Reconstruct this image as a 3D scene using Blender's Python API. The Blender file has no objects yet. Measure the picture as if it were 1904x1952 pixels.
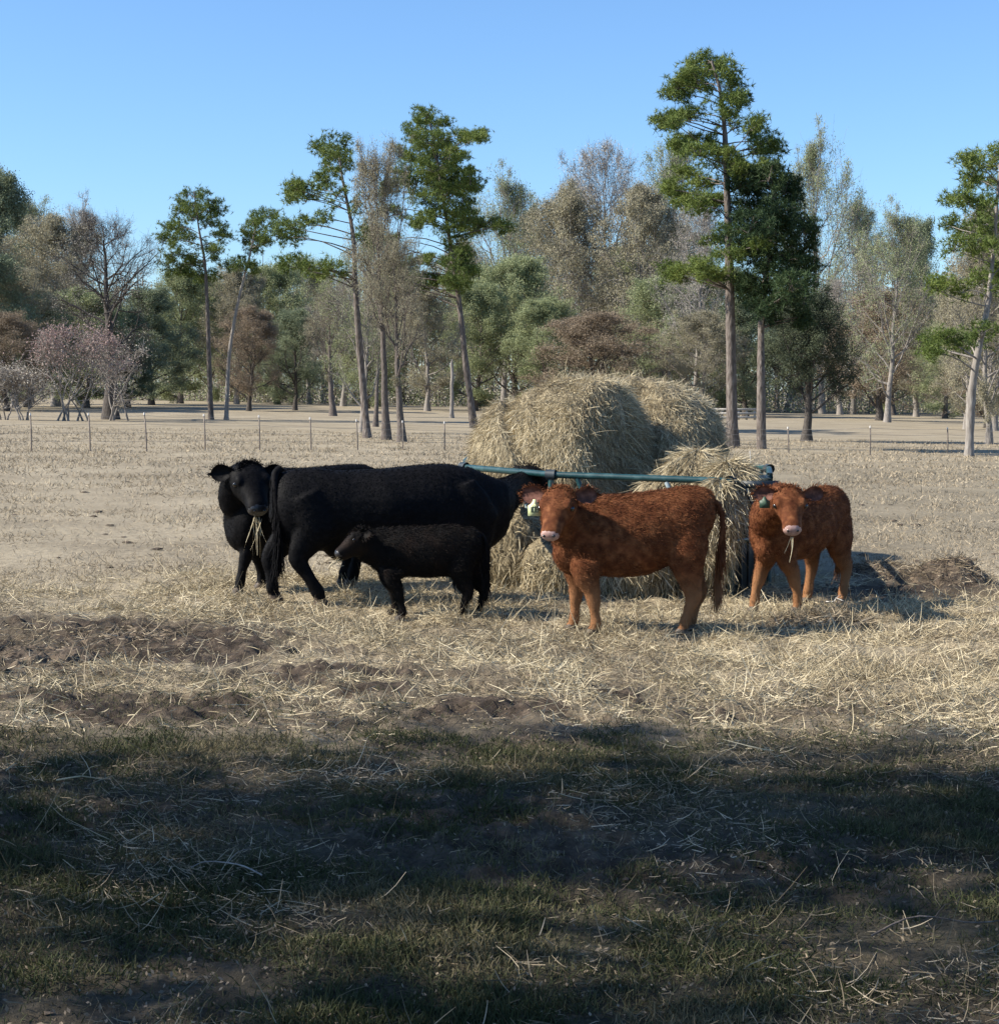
import bpy, math, random
import numpy as np
from mathutils import Vector, Matrix

# ------------------------------------------------------------------ camera, sky, sun, exposure
scene = bpy.context.scene
C = scene.collection
F = 3200.0            # focal length in pixels of a 1904 x 1952 picture
HCAM = 2.0            # eye height, metres
PITCH = math.atan(236.0 / F)
TILT = 0.016          # the pasture falls gently to the right
SUN_EL, SUN_AZ = math.radians(38), math.radians(8)   # from the left, a little behind the viewer

cam_d = bpy.data.cameras.new('camera')
cam = bpy.data.objects.new('camera', cam_d)
C.objects.link(cam)
cam.location = (0, 0, HCAM)
cam.rotation_euler = (math.pi / 2 - PITCH, 0, 0)
cam_d.sensor_fit = 'HORIZONTAL'
cam_d.sensor_width = 36.0
cam_d.lens = 36.0 * F / 1904.0
cam_d.clip_end = 5000
cam_d.clip_start = 0.1
scene.camera = cam

world = bpy.data.worlds.new('World')
scene.world = world
world.use_nodes = True
wn = world.node_tree
wn.nodes.clear()
w_out = wn.nodes.new('ShaderNodeOutputWorld')
w_bg = wn.nodes.new('ShaderNodeBackground')
w_sky = wn.nodes.new('ShaderNodeTexSky')
w_sky.sky_type = 'NISHITA'
w_sky.sun_disc = False
w_sky.sun_elevation = SUN_EL
to_sun = Vector((-math.cos(SUN_EL) * math.cos(SUN_AZ), -math.cos(SUN_EL) * math.sin(SUN_AZ), math.sin(SUN_EL)))
w_sky.sun_rotation = math.atan2(to_sun.x, to_sun.y)
w_sky.altitude = 0
w_sky.air_density = 1.0
w_sky.dust_density = 0.5
w_sky.ozone_density = 5.0
w_bg.inputs['Strength'].default_value = 0.09
w_tint = wn.nodes.new('ShaderNodeMix'); w_tint.data_type = 'RGBA'; w_tint.blend_type = 'MULTIPLY'
w_tint.inputs[0].default_value = 1.0
w_tint.inputs[7].default_value = (.92, 1.08, 1.22, 1)
wn.links.new(w_sky.outputs[0], w_tint.inputs[6])
wn.links.new(w_tint.outputs[2], w_bg.inputs[0])
wn.links.new(w_bg.outputs[0], w_out.inputs[0])

sun_d = bpy.data.lights.new('sun', 'SUN')
sun_d.energy = 5.0
sun_d.angle = math.radians(0.5)
sun_d.color = (1.0, 0.93, 0.82)
sun = bpy.data.objects.new('sun', sun_d)
C.objects.link(sun)
sun.rotation_euler = to_sun.to_track_quat('Z', 'Y').to_euler()
sun.location = (-30, -10, 40)

scene.view_settings.view_transform = 'Standard'
scene.view_settings.look = 'None'
scene.view_settings.exposure = 0.90
scene.view_settings.gamma = 1.0
scene.cycles.max_bounces = 6
scene.cycles.transparent_max_bounces = 6

# ------------------------------------------------------------------ helpers
RNG = np.random.default_rng(7)
FWD = np.array([0, math.cos(PITCH), -math.sin(PITCH)])
UPV = np.array([0, math.sin(PITCH), math.cos(PITCH)])

def ray(u, v):
    return FWD + np.array([(u - 952) / F, 0, 0]) - UPV * ((v - 976) / F)

def at(u, v, Y):
    r = ray(u, v)
    return np.array([0, 0, HCAM]) + r * (Y / r[1])

def gz(x, y=None):
    return -TILT * x

def ground(u, v):
    r = ray(u, v)
    t = -HCAM / (r[2] + TILT * r[0])
    return np.array([0, 0, HCAM]) + r * t

def hash2(ix, iy, seed):
    n = (ix.astype(np.int64) * 374761393 + iy.astype(np.int64) * 668265263 + seed * 1442695041) & 0xffffffff
    n = ((n ^ (n >> 13)) * 1274126177) & 0xffffffff
    n = n ^ (n >> 16)
    return (n & 0xffff) / 65535.0

def vnoise(x, y, seed=0):
    x = np.asarray(x, float); y = np.asarray(y, float)
    ix = np.floor(x); iy = np.floor(y)
    fx = x - ix; fy = y - iy
    fx = fx * fx * (3 - 2 * fx); fy = fy * fy * (3 - 2 * fy)
    a = hash2(ix, iy, seed); b = hash2(ix + 1, iy, seed)
    c = hash2(ix, iy + 1, seed); d = hash2(ix + 1, iy + 1, seed)
    return (a * (1 - fx) + b * fx) * (1 - fy) + (c * (1 - fx) + d * fx) * fy

def fbm(x, y, seed=0, oct=4):
    s = 0; a = 0.5; t = 0
    for o in range(oct):
        s = s + a * vnoise(x * 2 ** o + 17.3 * o, y * 2 ** o - 9.1 * o, seed + o)
        t += a; a *= 0.5
    return s / t

def sstep(a, b, x):
    t = np.clip((np.asarray(x, float) - a) / (b - a), 0, 1)
    return t * t * (3 - 2 * t)

class Buf:
    def __init__(s):
        s.v = []; s.f = {}; s.n = 0
    def add(s, V, Fc, m=0):
        V = np.asarray(V, float).reshape(-1, 3); Fc = np.asarray(Fc, np.int64)
        s.v.append(V)
        s.f.setdefault((Fc.shape[1], m), []).append(Fc + s.n)
        s.n += len(V)
        return s
    def mesh(s, name, mats, smooth=False):
        me = bpy.data.meshes.new(name)
        V = np.concatenate(s.v) if s.v else np.zeros((0, 3))
        me.vertices.add(len(V)); me.vertices.foreach_set('co', V.astype(np.float32).ravel())
        idx, start, mi, pos = [], [], [], 0
        for (k, m), L in s.f.items():
            A = np.concatenate(L)
            idx.append(A.ravel()); start.append(pos + np.arange(len(A)) * k)
            mi.append(np.full(len(A), m)); pos += A.size
        if idx:
            idx = np.concatenate(idx); start = np.concatenate(start); mi = np.concatenate(mi)
            me.loops.add(len(idx)); me.loops.foreach_set('vertex_index', idx.astype(np.int32))
            me.polygons.add(len(start)); me.polygons.foreach_set('loop_start', start.astype(np.int32))
            me.polygons.foreach_set('material_index', mi.astype(np.int32))
            if smooth:
                me.polygons.foreach_set('use_smooth', np.ones(len(start), bool))
        me.update(calc_edges=True)
        me.validate()
        for m in (mats if isinstance(mats, (list, tuple)) else [mats]):
            me.materials.append(m)
        return me

def link(name, me, parent=None, loc=None):
    o = bpy.data.objects.new(name, me)
    C.objects.link(o)
    if parent is not None:
        o.parent = parent
    if loc is not None:
        o.location = loc
    return o

def tag(o, label=None, cat=None, group=None, kind=None):
    if label: o['label'] = label
    if cat: o['category'] = cat
    if group: o['group'] = group
    if kind: o['kind'] = kind
    return o

def thing(name, label, cat, loc=(0, 0, 0), rz=0.0, group=None):
    o = bpy.data.objects.new(name, None)
    o.empty_display_size = 0.2
    C.objects.link(o)
    o.location = [float(q) for q in loc]
    o.rotation_euler = (0, 0, rz)
    return tag(o, label, cat, group)

def copy_tree(o, parent=None):
    c = o.copy(); C.objects.link(c)
    if parent is not None:
        c.parent = parent
    for ch in list(o.children):
        copy_tree(ch, c)
    return c

def norm(a):
    a = np.asarray(a, float)
    return a / np.maximum(np.linalg.norm(a, axis=-1, keepdims=True), 1e-9)

def tubes(buf, P, R, sides=4, m=0):
    """P (N,K,3) polylines, R (N,K) radii -> open tubes"""
    P = np.asarray(P, float); R = np.asarray(R, float)
    if P.ndim == 2: P = P[None]; R = R[None]
    N, K, _ = P.shape
    T = np.zeros_like(P)
    T[:, 1:-1] = P[:, 2:] - P[:, :-2]; T[:, 0] = P[:, 1] - P[:, 0]; T[:, -1] = P[:, -1] - P[:, -2]
    T = norm(T)
    ref = np.where(np.abs(T[:, :1, 2:3]) > 0.8, np.array([1., 0, 0]), np.array([0, 0, 1.]))
    A = norm(np.cross(T, np.broadcast_to(ref, T.shape)))
    B = np.cross(T, A)
    th = np.arange(sides) * 2 * math.pi / sides
    V = P[:, :, None] + R[:, :, None, None] * (A[:, :, None] * np.cos(th)[None, None, :, None] + B[:, :, None] * np.sin(th)[None, None, :, None])
    n, k, s = np.meshgrid(np.arange(N), np.arange(K - 1), np.arange(sides), indexing='ij')
    s2 = (s + 1) % sides
    i = lambda kk, ss: (n * K + kk) * sides + ss
    Q = np.stack([i(k, s), i(k, s2), i(k + 1, s2), i(k + 1, s)], -1).reshape(-1, 4)
    buf.add(V, Q, m)

def ribbons(buf, P0, D, L, W, bend=0.25, seg=3, rng=RNG, m=0, droop=0.0):
    """curved thin blades; P0 (N,3) start, D (N,3) direction"""
    N = len(P0)
    D = norm(D)
    side = norm(np.cross(D, norm(rng.normal(size=(N, 3)))))
    bv = np.cross(D, side) * (rng.normal(size=(N, 1)) * bend)
    t = np.linspace(0, 1, seg + 1)
    L = np.broadcast_to(np.asarray(L, float), (N,)); W = np.broadcast_to(np.asarray(W, float), (N,))
    P = P0[:, None] + D[:, None] * (L[:, None] * t)[:, :, None] + bv[:, None] * (L[:, None] * t * t)[:, :, None]
    P[:, :, 2] -= (droop * L[:, None] * t * t)
    w = (W[:, None] * np.array([1.0] * seg + [0.45]))[:, :, None] * 0.5
    V = np.stack([P - side[:, None] * w, P + side[:, None] * w], 2)
    n, k = np.meshgrid(np.arange(N), np.arange(seg), indexing='ij')
    b = (n * (seg + 1) + k) * 2
    Q = np.stack([b, b + 1, b + 3, b + 2], -1).reshape(-1, 4)
    buf.add(V, Q, m)

def leaves(buf, P, size, rng, m=0, aspect=0.6, flat=0.0):
    N = len(P)
    a = norm(rng.normal(size=(N, 3)) * np.array([1, 1, 1 - flat])); b = norm(np.cross(a, rng.normal(size=(N, 3))))
    s = (np.asarray(size) * rng.uniform(0.6, 1.3, N))[:, None]
    V = np.stack([P - a * s * .5, P + b * s * .5 * aspect, P + a * s * .5, P - b * s * .5 * aspect], 1)
    buf.add(V, np.arange(N * 4).reshape(N, 4), m)

def needles(buf, P, Lmin, Lmax, W, k, rng, up=0.5, m=0):
    """tufts of k needles at points P"""
    N = len(P)
    d = rng.normal(size=(N, k, 3)); d[:, :, 2] += up
    d = norm(d)
    L = rng.uniform(Lmin, Lmax, (N, k, 1))
    s = norm(np.cross(d, rng.normal(size=(N, k, 3)))) * W * .5
    base = P[:, None]
    V = np.stack([base + s, base - s, base + d * L + s * .3], 2)
    buf.add(V, np.arange(N * k * 3).reshape(-1, 3), m)

# ------------------------------------------------------------------ materials
def new_mat(name):
    m = bpy.data.materials.new(name); m.use_nodes = True
    nt = m.node_tree
    return m, nt, nt.nodes['Principled BSDF'], nt.nodes['Material Output']

def ramp(nt, stops):
    r = nt.nodes.new('ShaderNodeValToRGB')
    e = r.color_ramp.elements
    while len(e) > len(stops): e.remove(e[-1])
    while len(e) < len(stops): e.new(0.5)
    for i, (p, c) in enumerate(stops):
        e[i].position = p; e[i].color = (*c, 1)
    return r

def island_mat(name, cols, rough=0.8, trans=0.0, noise_scale=0.5, noise_amt=0.5, spec=0.2):
    """many separate blades or leaves: colour from a ramp read by a per-blade random number and a slow noise"""
    m, nt, bs, out = new_mat(name)
    geo = nt.nodes.new('ShaderNodeNewGeometry')
    tc = nt.nodes.new('ShaderNodeTexCoord')
    nz = nt.nodes.new('ShaderNodeTexNoise'); nz.inputs['Scale'].default_value = noise_scale; nz.inputs['Detail'].default_value = 3
    nt.links.new(tc.outputs['Object'], nz.inputs['Vector'])
    mx = nt.nodes.new('ShaderNodeMix'); mx.data_type = 'FLOAT'; mx.inputs[0].default_value = noise_amt
    mr = nt.nodes.new('ShaderNodeMapRange')
    mr.inputs[1].default_value = 0.3; mr.inputs[2].default_value = 0.7
    nt.links.new(nz.outputs['Fac'], mr.inputs[0])
    nt.links.new(geo.outputs['Random Per Island'], mx.inputs[2]); nt.links.new(mr.outputs[0], mx.inputs[3])
    n = len(cols)
    rp = ramp(nt, [(0.12 + 0.76 * i / max(1, n - 1), c) for i, c in enumerate(cols)])
    nt.links.new(mx.outputs[0], rp.inputs[0])
    nt.links.new(rp.outputs[0], bs.inputs['Base Color'])
    bs.inputs['Roughness'].default_value = rough
    bs.inputs['Specular IOR Level'].default_value = spec
    if trans > 0:
        tr = nt.nodes.new('ShaderNodeBsdfTranslucent'); ms = nt.nodes.new('ShaderNodeMixShader')
        ms.inputs[0].default_value = trans
        nt.links.new(rp.outputs[0], tr.inputs[0]); nt.links.new(bs.outputs[0], ms.inputs[1]); nt.links.new(tr.outputs[0], ms.inputs[2])
        nt.links.new(ms.outputs[0], out.inputs[0])
    return m

def rough_mat(name, cols, scale=8.0, rough=0.85, bump=0.3, stretch=(1, 1, 1), spec=0.3, detail=6, metal=0.0, bump_dist=0.02):
    m, nt, bs, out = new_mat(name)
    tc = nt.nodes.new('ShaderNodeTexCoord'); mp = nt.nodes.new('ShaderNodeMapping')
    mp.inputs['Scale'].default_value = stretch
    nz = nt.nodes.new('ShaderNodeTexNoise'); nz.inputs['Scale'].default_value = scale; nz.inputs['Detail'].default_value = detail
    nt.links.new(tc.outputs['Object'], mp.inputs[0]); nt.links.new(mp.outputs[0], nz.inputs['Vector'])
    n = len(cols)
    rp = ramp(nt, [(0.3 + 0.4 * i / max(1, n - 1), c) for i, c in enumerate(cols)])
    nt.links.new(nz.outputs['Fac'], rp.inputs[0]); nt.links.new(rp.outputs[0], bs.inputs['Base Color'])
    bs.inputs['Roughness'].default_value = rough; bs.inputs['Specular IOR Level'].default_value = spec
    bs.inputs['Metallic'].default_value = metal
    if bump:
        bp = nt.nodes.new('ShaderNodeBump'); bp.inputs['Strength'].default_value = bump; bp.inputs['Distance'].default_value = bump_dist
        nt.links.new(nz.outputs['Fac'], bp.inputs['Height']); nt.links.new(bp.outputs[0], bs.inputs['Normal'])
    return m

M = {}
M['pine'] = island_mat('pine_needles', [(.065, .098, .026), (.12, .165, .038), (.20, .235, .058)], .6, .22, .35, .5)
M['pine_dark'] = island_mat('dark_pine_needles', [(.022, .042, .018), (.038, .068, .026), (.07, .10, .034)], .6, .15, .35, .5)  # darker green needles for the dense-crowned pine
M['bark'] = rough_mat('pine_bark', [(.065, .052, .043), (.13, .107, .092), (.22, .19, .165)], 5, .9, .8, (3, 3, .7), bump_dist=.05)
M['bark_pale'] = rough_mat('pale_bark', [(.15, .132, .115), (.23, .205, .18), (.32, .295, .26)], 4, .9, .5, (3, 3, .6), bump_dist=.05)
M['bark_dark'] = rough_mat('dark_bark', [(.035, .03, .026), (.07, .06, .052), (.12, .105, .09)], 4, .9, .7, (3, 3, .6), bump_dist=.05)
M['leaf_tan'] = island_mat('tan_leaves', [(.235, .215, .145), (.30, .275, .185), (.38, .34, .225)], .8, .25, .25, .5)  # woodland leaf colours, tan to withered, lightened in place of distance haze
M['leaf_olive'] = island_mat('olive_leaves', [(.21, .24, .125), (.27, .30, .155), (.34, .365, .195)], .75, .25, .25, .5)
M['leaf_russet'] = island_mat('russet_leaves', [(.19, .15, .108), (.25, .195, .135), (.33, .26, .18)], .8, .2, .25, .5)
M['leaf_ever'] = island_mat('evergreen_leaves', [(.14, .17, .105), (.19, .22, .13), (.245, .275, .16)], .7, .18, .25, .5)
M['leaf_bare'] = island_mat('withered_leaves', [(0.346, 0.314, 0.269), (0.422, 0.384, 0.326), (0.499, 0.448, 0.371)], .85, .2, .25, .4)
M['leaf_pink'] = island_mat('pinkish_twigs', [(.25, .165, .15), (.33, .235, .21), (.42, .33, .30)], .85, .2, .6, .4)
M['straw'] = island_mat('straw', [(.15, .115, .07), (.33, .27, .165), (.51, .43, .275), (.70, .61, .42)], .7, .12, 1.3, .35, .3)
M['straw_dull'] = island_mat('dull_straw', [(.06, .047, .032), (.14, .11, .07), (.28, .225, .15), (.55, .46, .33)], .8, .12, .8, .45)
M['grass'] = island_mat('winter_grass', [(.028, .036, .014), (.05, .06, .022), (.085, .08, .04), (.19, .155, .09)], .75, .2, 1.1, .62)  # grass colours lowered to deepen the foreground shade
M['dead_grass'] = island_mat('dead_grass', [(.19, .15, .10), (.33, .27, .185), (.48, .40, .28)], .85, .15, .4, .4)
M['hay_core'] = rough_mat('packed_hay', [(.07, .055, .033), (.19, .155, .095), (.36, .30, .19)], 26, .9, .9, (1, 1, .35), detail=8, bump_dist=.04)
M['muck'] = rough_mat('muck', [(.035, .026, .018), (.075, .056, .04), (.16, .12, .08)], 9, .95, .9, detail=8, bump_dist=.05)
M['teal'] = rough_mat('teal_paint', [(.006, .030, .032), (.011, .046, .050), (.035, .085, .088)], 9, .38, .1, spec=.5)
M['teal_worn'] = rough_mat('worn_teal_paint', [(.10, .19, .20), (.22, .31, .33), (.36, .42, .43)], 14, .45, .2, spec=.5)
M['sheet'] = rough_mat('dark_sheet_metal', [(.012, .018, .024), (.02, .03, .038), (.05, .06, .065)], 5, .5, .15, spec=.4)
M['steel'] = rough_mat('weathered_post', [(.10, .08, .065), (.17, .14, .115), (.26, .22, .18)], 12, .7, .2)
M['post_cap'] = rough_mat('pale_post_top', [(.45, .42, .38), (.6, .57, .52), (.7, .67, .62)], 12, .7, .1)
M['wire'] = rough_mat('wire', [(.14, .13, .12), (.20, .19, .18), (.28, .27, .26)], 12, .6, 0)
M['pale_wood'] = rough_mat('weathered_pale_board', [(.24, .225, .20), (.33, .31, .275), (.42, .40, .36)], 6, .8, .3, (4, 4, 1))

def hide_mat(name, cols, scale, rough, spec, sheen=0.0):
    m = rough_mat(name, cols, scale, rough, .35, (1, 1, 1.0), spec, 7, bump_dist=.012)
    bs = m.node_tree.nodes['Principled BSDF']
    return m
M['brown_hide'] = hide_mat('brown_hide', [(.060, .018, .0075), (.115, .039, .0155), (.20, .078, .032)], 14, .8, .10)
M['brown_hair'] = island_mat('brown_hair', [(.065, .020, .008), (.12, .042, .0165), (.23, .093, .038)], .7, .04, 6, .6, .12)
def tan_legs(m, z0, z1, col):
    """lower legs a lighter tan, by height over the ground of the animal"""
    nt = m.node_tree; bs = nt.nodes['Principled BSDF']
    src = bs.inputs['Base Color'].links[0].from_socket
    tc = nt.nodes.new('ShaderNodeTexCoord'); sp = nt.nodes.new('ShaderNodeSeparateXYZ')
    nt.links.new(tc.outputs['Object'], sp.inputs[0])
    mr = nt.nodes.new('ShaderNodeMapRange'); mr.interpolation_type = 'SMOOTHSTEP'
    mr.inputs[1].default_value = z0; mr.inputs[2].default_value = z1; mr.inputs[3].default_value = .75; mr.inputs[4].default_value = 0
    nt.links.new(sp.outputs[2], mr.inputs[0])
    mx = nt.nodes.new('ShaderNodeMix'); mx.data_type = 'RGBA'; mx.inputs[7].default_value = (*col, 1)
    nt.links.new(mr.outputs[0], mx.inputs[0]); nt.links.new(src, mx.inputs[6]); nt.links.new(mx.outputs[2], bs.inputs['Base Color'])
tan_legs(M['brown_hide'], .22, .58, (.27, .135, .062)); tan_legs(M['brown_hair'], .22, .58, (.29, .15, .072))
M['black_hide'] = hide_mat('black_hide', [(.0025, .0025, .0028), (.004, .0038, .0044), (.007, .0066, .0075)], 26, .65, .08)
M['black_hair'] = island_mat('black_hair', [(.0025, .0025, .0028), (.004, .0038, .0044), (.0075, .007, .008)], .7, 0, 5, .4, .06)
M['calf_hide'] = hide_mat('dusky_calf_hide', [(.004, .0038, .0038), (.007, .006, .0055), (.018, .011, .008)], 5, .7, .08)
M['calf_hair'] = island_mat('dusky_calf_hair', [(.004, .0038, .0038), (.008, .007, .0065), (.020, .013, .010)], .7, 0, 4, .5, .06)
M['pink'] = rough_mat('pink_nose', [(.26, .145, .12), (.36, .22, .185), (.46, .31, .27)], 22, .45, .2, spec=.5)
M['black_nose'] = rough_mat('black_nose', [(.012, .011, .011), (.02, .019, .02), (.04, .038, .04)], 22, .35, .2, spec=.6)
M['inner_ear'] = rough_mat('inner_ear', [(.05, .02, .013), (.10, .04, .027), (.19, .085, .06)], 20, .8, .3)
M['hoof'] = rough_mat('hoof', [(.035, .026, .02), (.07, .05, .036), (.13, .10, .07)], 18, .6, .3)
M['eye'] = rough_mat('eye', [(.006, .004, .003), (.01, .007, .006), (.014, .01, .009)], 5, .12, 0, spec=.8)
M['tag_yellow'] = rough_mat('yellow_tag', [(.48, .52, .26), (.55, .59, .32), (.60, .64, .38)], 10, .5, 0)
M['tag_green'] = rough_mat('green_tag', [(.02, .045, .03), (.035, .07, .045), (.06, .10, .06)], 10, .5, 0)
M['ink'] = rough_mat('tag_ink', [(.03, .04, .02), (.04, .05, .03), (.06, .07, .04)], 10, .6, 0)

# ------------------------------------------------------------------ ground
def hay_amt(x, y):
    n = fbm(x * .55, y * .55, 11, 4) - .5
    n2 = fbm(x * 1.7, y * 1.7, 15, 3) - .5
    a = sstep(9.0, 11.0, y + n * 3.0 - .10 * x) * (1 - sstep(17.2, 19.5, y + n * 2.5 + .25 * np.abs(x - .8)))
    left = sstep(-4.6, -1.6, x + n * 2 + (y - 13) * .12)
    a = a * (0.22 + .78 * left)
    return np.clip(a * (.85 + .9 * n2), 0, 1)

def mud_amt(x, y):
    n = fbm(x * .9, y * 1.3, 31, 4) - .5
    a = np.exp(-(((x + 3.1) / 2.0) ** 2 + ((y - 12.9) / 1.5) ** 2)) * 1.4
    b = np.exp(-(((x - .1) / 3.4) ** 2 + ((y - 10.4) / 1.0) ** 2)) * .95
    f = .62 * sstep(9.5, 10.4, y) * (1 - sstep(12.6, 14.5, y)) * (1 - sstep(.5, 3.2, x + .25 * (y - 11))) * sstep(.40, .56, fbm(x * 1.6, y * 2.4, 35, 3))
    c = np.exp(-(((x - 4.6) / 1.1) ** 2 + ((y - 17.6) / 1.3) ** 2)) * 1.0
    d = np.exp(-(((x - 2.0) / 2.2) ** 2 + ((y - 16.6) / 1.2) ** 2)) * .6
    e = .5 * sstep(3.5, 5, y) * (1 - sstep(9, 10.5, y))
    return np.clip((a + b + c + d + e + f) + n * 1.5 - .12, 0, 1) * sstep(.3, .45, a + b + c + d + e + f + n * .5)

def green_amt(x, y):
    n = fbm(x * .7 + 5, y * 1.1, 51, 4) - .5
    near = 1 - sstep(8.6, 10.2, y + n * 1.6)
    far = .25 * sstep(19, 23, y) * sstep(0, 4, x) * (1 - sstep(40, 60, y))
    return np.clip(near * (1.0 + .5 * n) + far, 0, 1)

def relief(x, y):
    d = np.hypot(x, y)
    near = 1 - sstep(22, 40, d)
    m = mud_amt(x, y)
    z = near * ((fbm(x * .8, y * .8, 71, 3) - .5) * .06 + (fbm(x * 4, y * 4, 75, 3) - .5) * .035)
    z = z + near * hay_amt(x, y) * ((fbm(x * 2.6, y * 2.6, 85, 3) - .5) * .14 + (fbm(x * 9, y * 9, 87, 2) - .5) * .05)
    z = z + near * m * ((fbm(x * 8, y * 8, 81, 4) - .45) * .15)
    z = z + sstep(30, 90, d) * (fbm(x * .05, y * .05, 91, 3) - .5) * .35
    return z

def build_ground():
    fine = np.radians(np.arange(-20, 20.01, .14))
    mid = np.radians(np.arange(21, 60, 1.0)); coarse = np.radians(np.arange(64, 181, 4.0))
    ang = np.concatenate([-coarse[::-1], -mid[::-1], fine, mid, coarse])[1:]
    rad = [0.4, 1, 2, 3, 3.8, 4.4]
    r = 4.5
    while r < 24: rad.append(r); r *= 1.0042
    while r < 2500: rad.append(r); r *= 1.03
    rad = np.array(rad)
    R, A = np.meshgrid(rad, ang, indexing='ij')
    X = R * np.sin(A); Y = R * np.cos(A)
    Z = gz(X) * np.minimum(1, 400 / np.maximum(R, 1)) + relief(X, Y)
    K, n = R.shape
    V = np.stack([X, Y, Z], -1).reshape(-1, 3)
    k, j = np.meshgrid(np.arange(K - 1), np.arange(n), indexing='ij')
    j2 = (j + 1) % n
    Q = np.stack([k * n + j, k * n + j2, (k + 1) * n + j2, (k + 1) * n + j], -1).reshape(-1, 4)[:, ::-1]
    b = Buf(); b.add(V, Q)
    # material
    m, nt, bs, out = new_mat('pasture_soil')
    at_ = nt.nodes.new('ShaderNodeAttribute'); at_.attribute_name = 'cover'
    sep = nt.nodes.new('ShaderNodeSeparateColor'); nt.links.new(at_.outputs['Color'], sep.inputs[0])
    tc = nt.nodes.new('ShaderNodeTexCoord')
    def noise(scale, detail=6, rough=.6):
        z = nt.nodes.new('ShaderNodeTexNoise'); z.inputs['Scale'].default_value = scale
        z.inputs['Detail'].default_value = detail; z.inputs['Roughness'].default_value = rough
        nt.links.new(tc.outputs['Object'], z.inputs['Vector']); return z
    n1, n2, n3 = noise(.35), noise(9, 8, .7), noise(38, 6, .7)
    far = ramp(nt, [(.34, (.165, .136, .092)), (.5, (.272, .228, .158)), (.66, (.37, .315, .222))])
    mixn = nt.nodes.new('ShaderNodeMix'); mixn.data_type = 'FLOAT'; mixn.inputs[0].default_value = .55
    nt.links.new(n1.outputs['Fac'], mixn.inputs[2]); nt.links.new(n2.outputs['Fac'], mixn.inputs[3]); nt.links.new(mixn.outputs[0], far.inputs[0])
    hay = ramp(nt, [(.35, (.09, .07, .046)), (.5, (.29, .235, .15)), (.65, (.50, .42, .28))]); nt.links.new(n3.outputs['Fac'], hay.inputs[0])
    mud = ramp(nt, [(.36, (.026, .020, .015)), (.52, (.060, .045, .033)), (.7, (.15, .115, .08))]); nt.links.new(n2.outputs['Fac'], mud.inputs[0])
    grn = ramp(nt, [(.35, (.018, .017, .011)), (.5, (.036, .034, .019)), (.66, (.09, .072, .045))]); nt.links.new(n3.outputs['Fac'], grn.inputs[0])  # near soil darkened in its colour to strengthen the shade there
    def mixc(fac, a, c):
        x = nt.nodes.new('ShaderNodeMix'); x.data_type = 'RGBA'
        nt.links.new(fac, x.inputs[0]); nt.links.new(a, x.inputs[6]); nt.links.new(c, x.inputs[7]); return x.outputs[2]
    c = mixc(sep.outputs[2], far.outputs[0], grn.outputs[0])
    c = mixc(sep.outputs[0], c, hay.outputs[0])
    c = mixc(sep.outputs[1], c, mud.outputs[0])
    nt.links.new(c, bs.inputs['Base Color'])
    bs.inputs['Roughness'].default_value = .95; bs.inputs['Specular IOR Level'].default_value = .15
    bp = nt.nodes.new('ShaderNodeBump'); bp.inputs['Strength'].default_value = .8; bp.inputs['Distance'].default_value = .05
    nt.links.new(n2.outputs['Fac'], bp.inputs['Height']); nt.links.new(bp.outputs[0], bs.inputs['Normal'])
    me = b.mesh('pasture', m, True)
    col = np.ones((len(V), 4), np.float32)
    x, y = V[:, 0], V[:, 1]
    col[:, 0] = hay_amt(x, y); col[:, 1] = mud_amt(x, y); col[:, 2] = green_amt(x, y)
    a = me.attributes.new('cover', 'FLOAT_COLOR', 'POINT'); a.data.foreach_set('color', col.ravel())
    tag(link('ground', me), 'tan winter pasture with hay litter and muddy patches', 'ground', kind='structure')
build_ground()

# ------------------------------------------------------------------ trees
def smooth_path(pts, n):
    pts = np.asarray(pts, float); K = len(pts)
    if K == 2:
        return pts[0] + (pts[1] - pts[0]) * np.linspace(0, 1, n)[:, None]
    t = np.linspace(0, K - 1, n); i = np.clip(np.floor(t).astype(int), 0, K - 2); f = (t - i)[:, None]
    g = lambda q: pts[np.clip(q, 0, K - 1)]
    p0, p1, p2, p3 = g(i - 1), g(i), g(i + 1), g(i + 2)
    return .5 * ((2 * p1) + (-p0 + p2) * f + (2 * p0 - 5 * p1 + 4 * p2 - p3) * f ** 2 + (-p0 + 3 * p1 - 3 * p2 + p3) * f ** 3)

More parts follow.
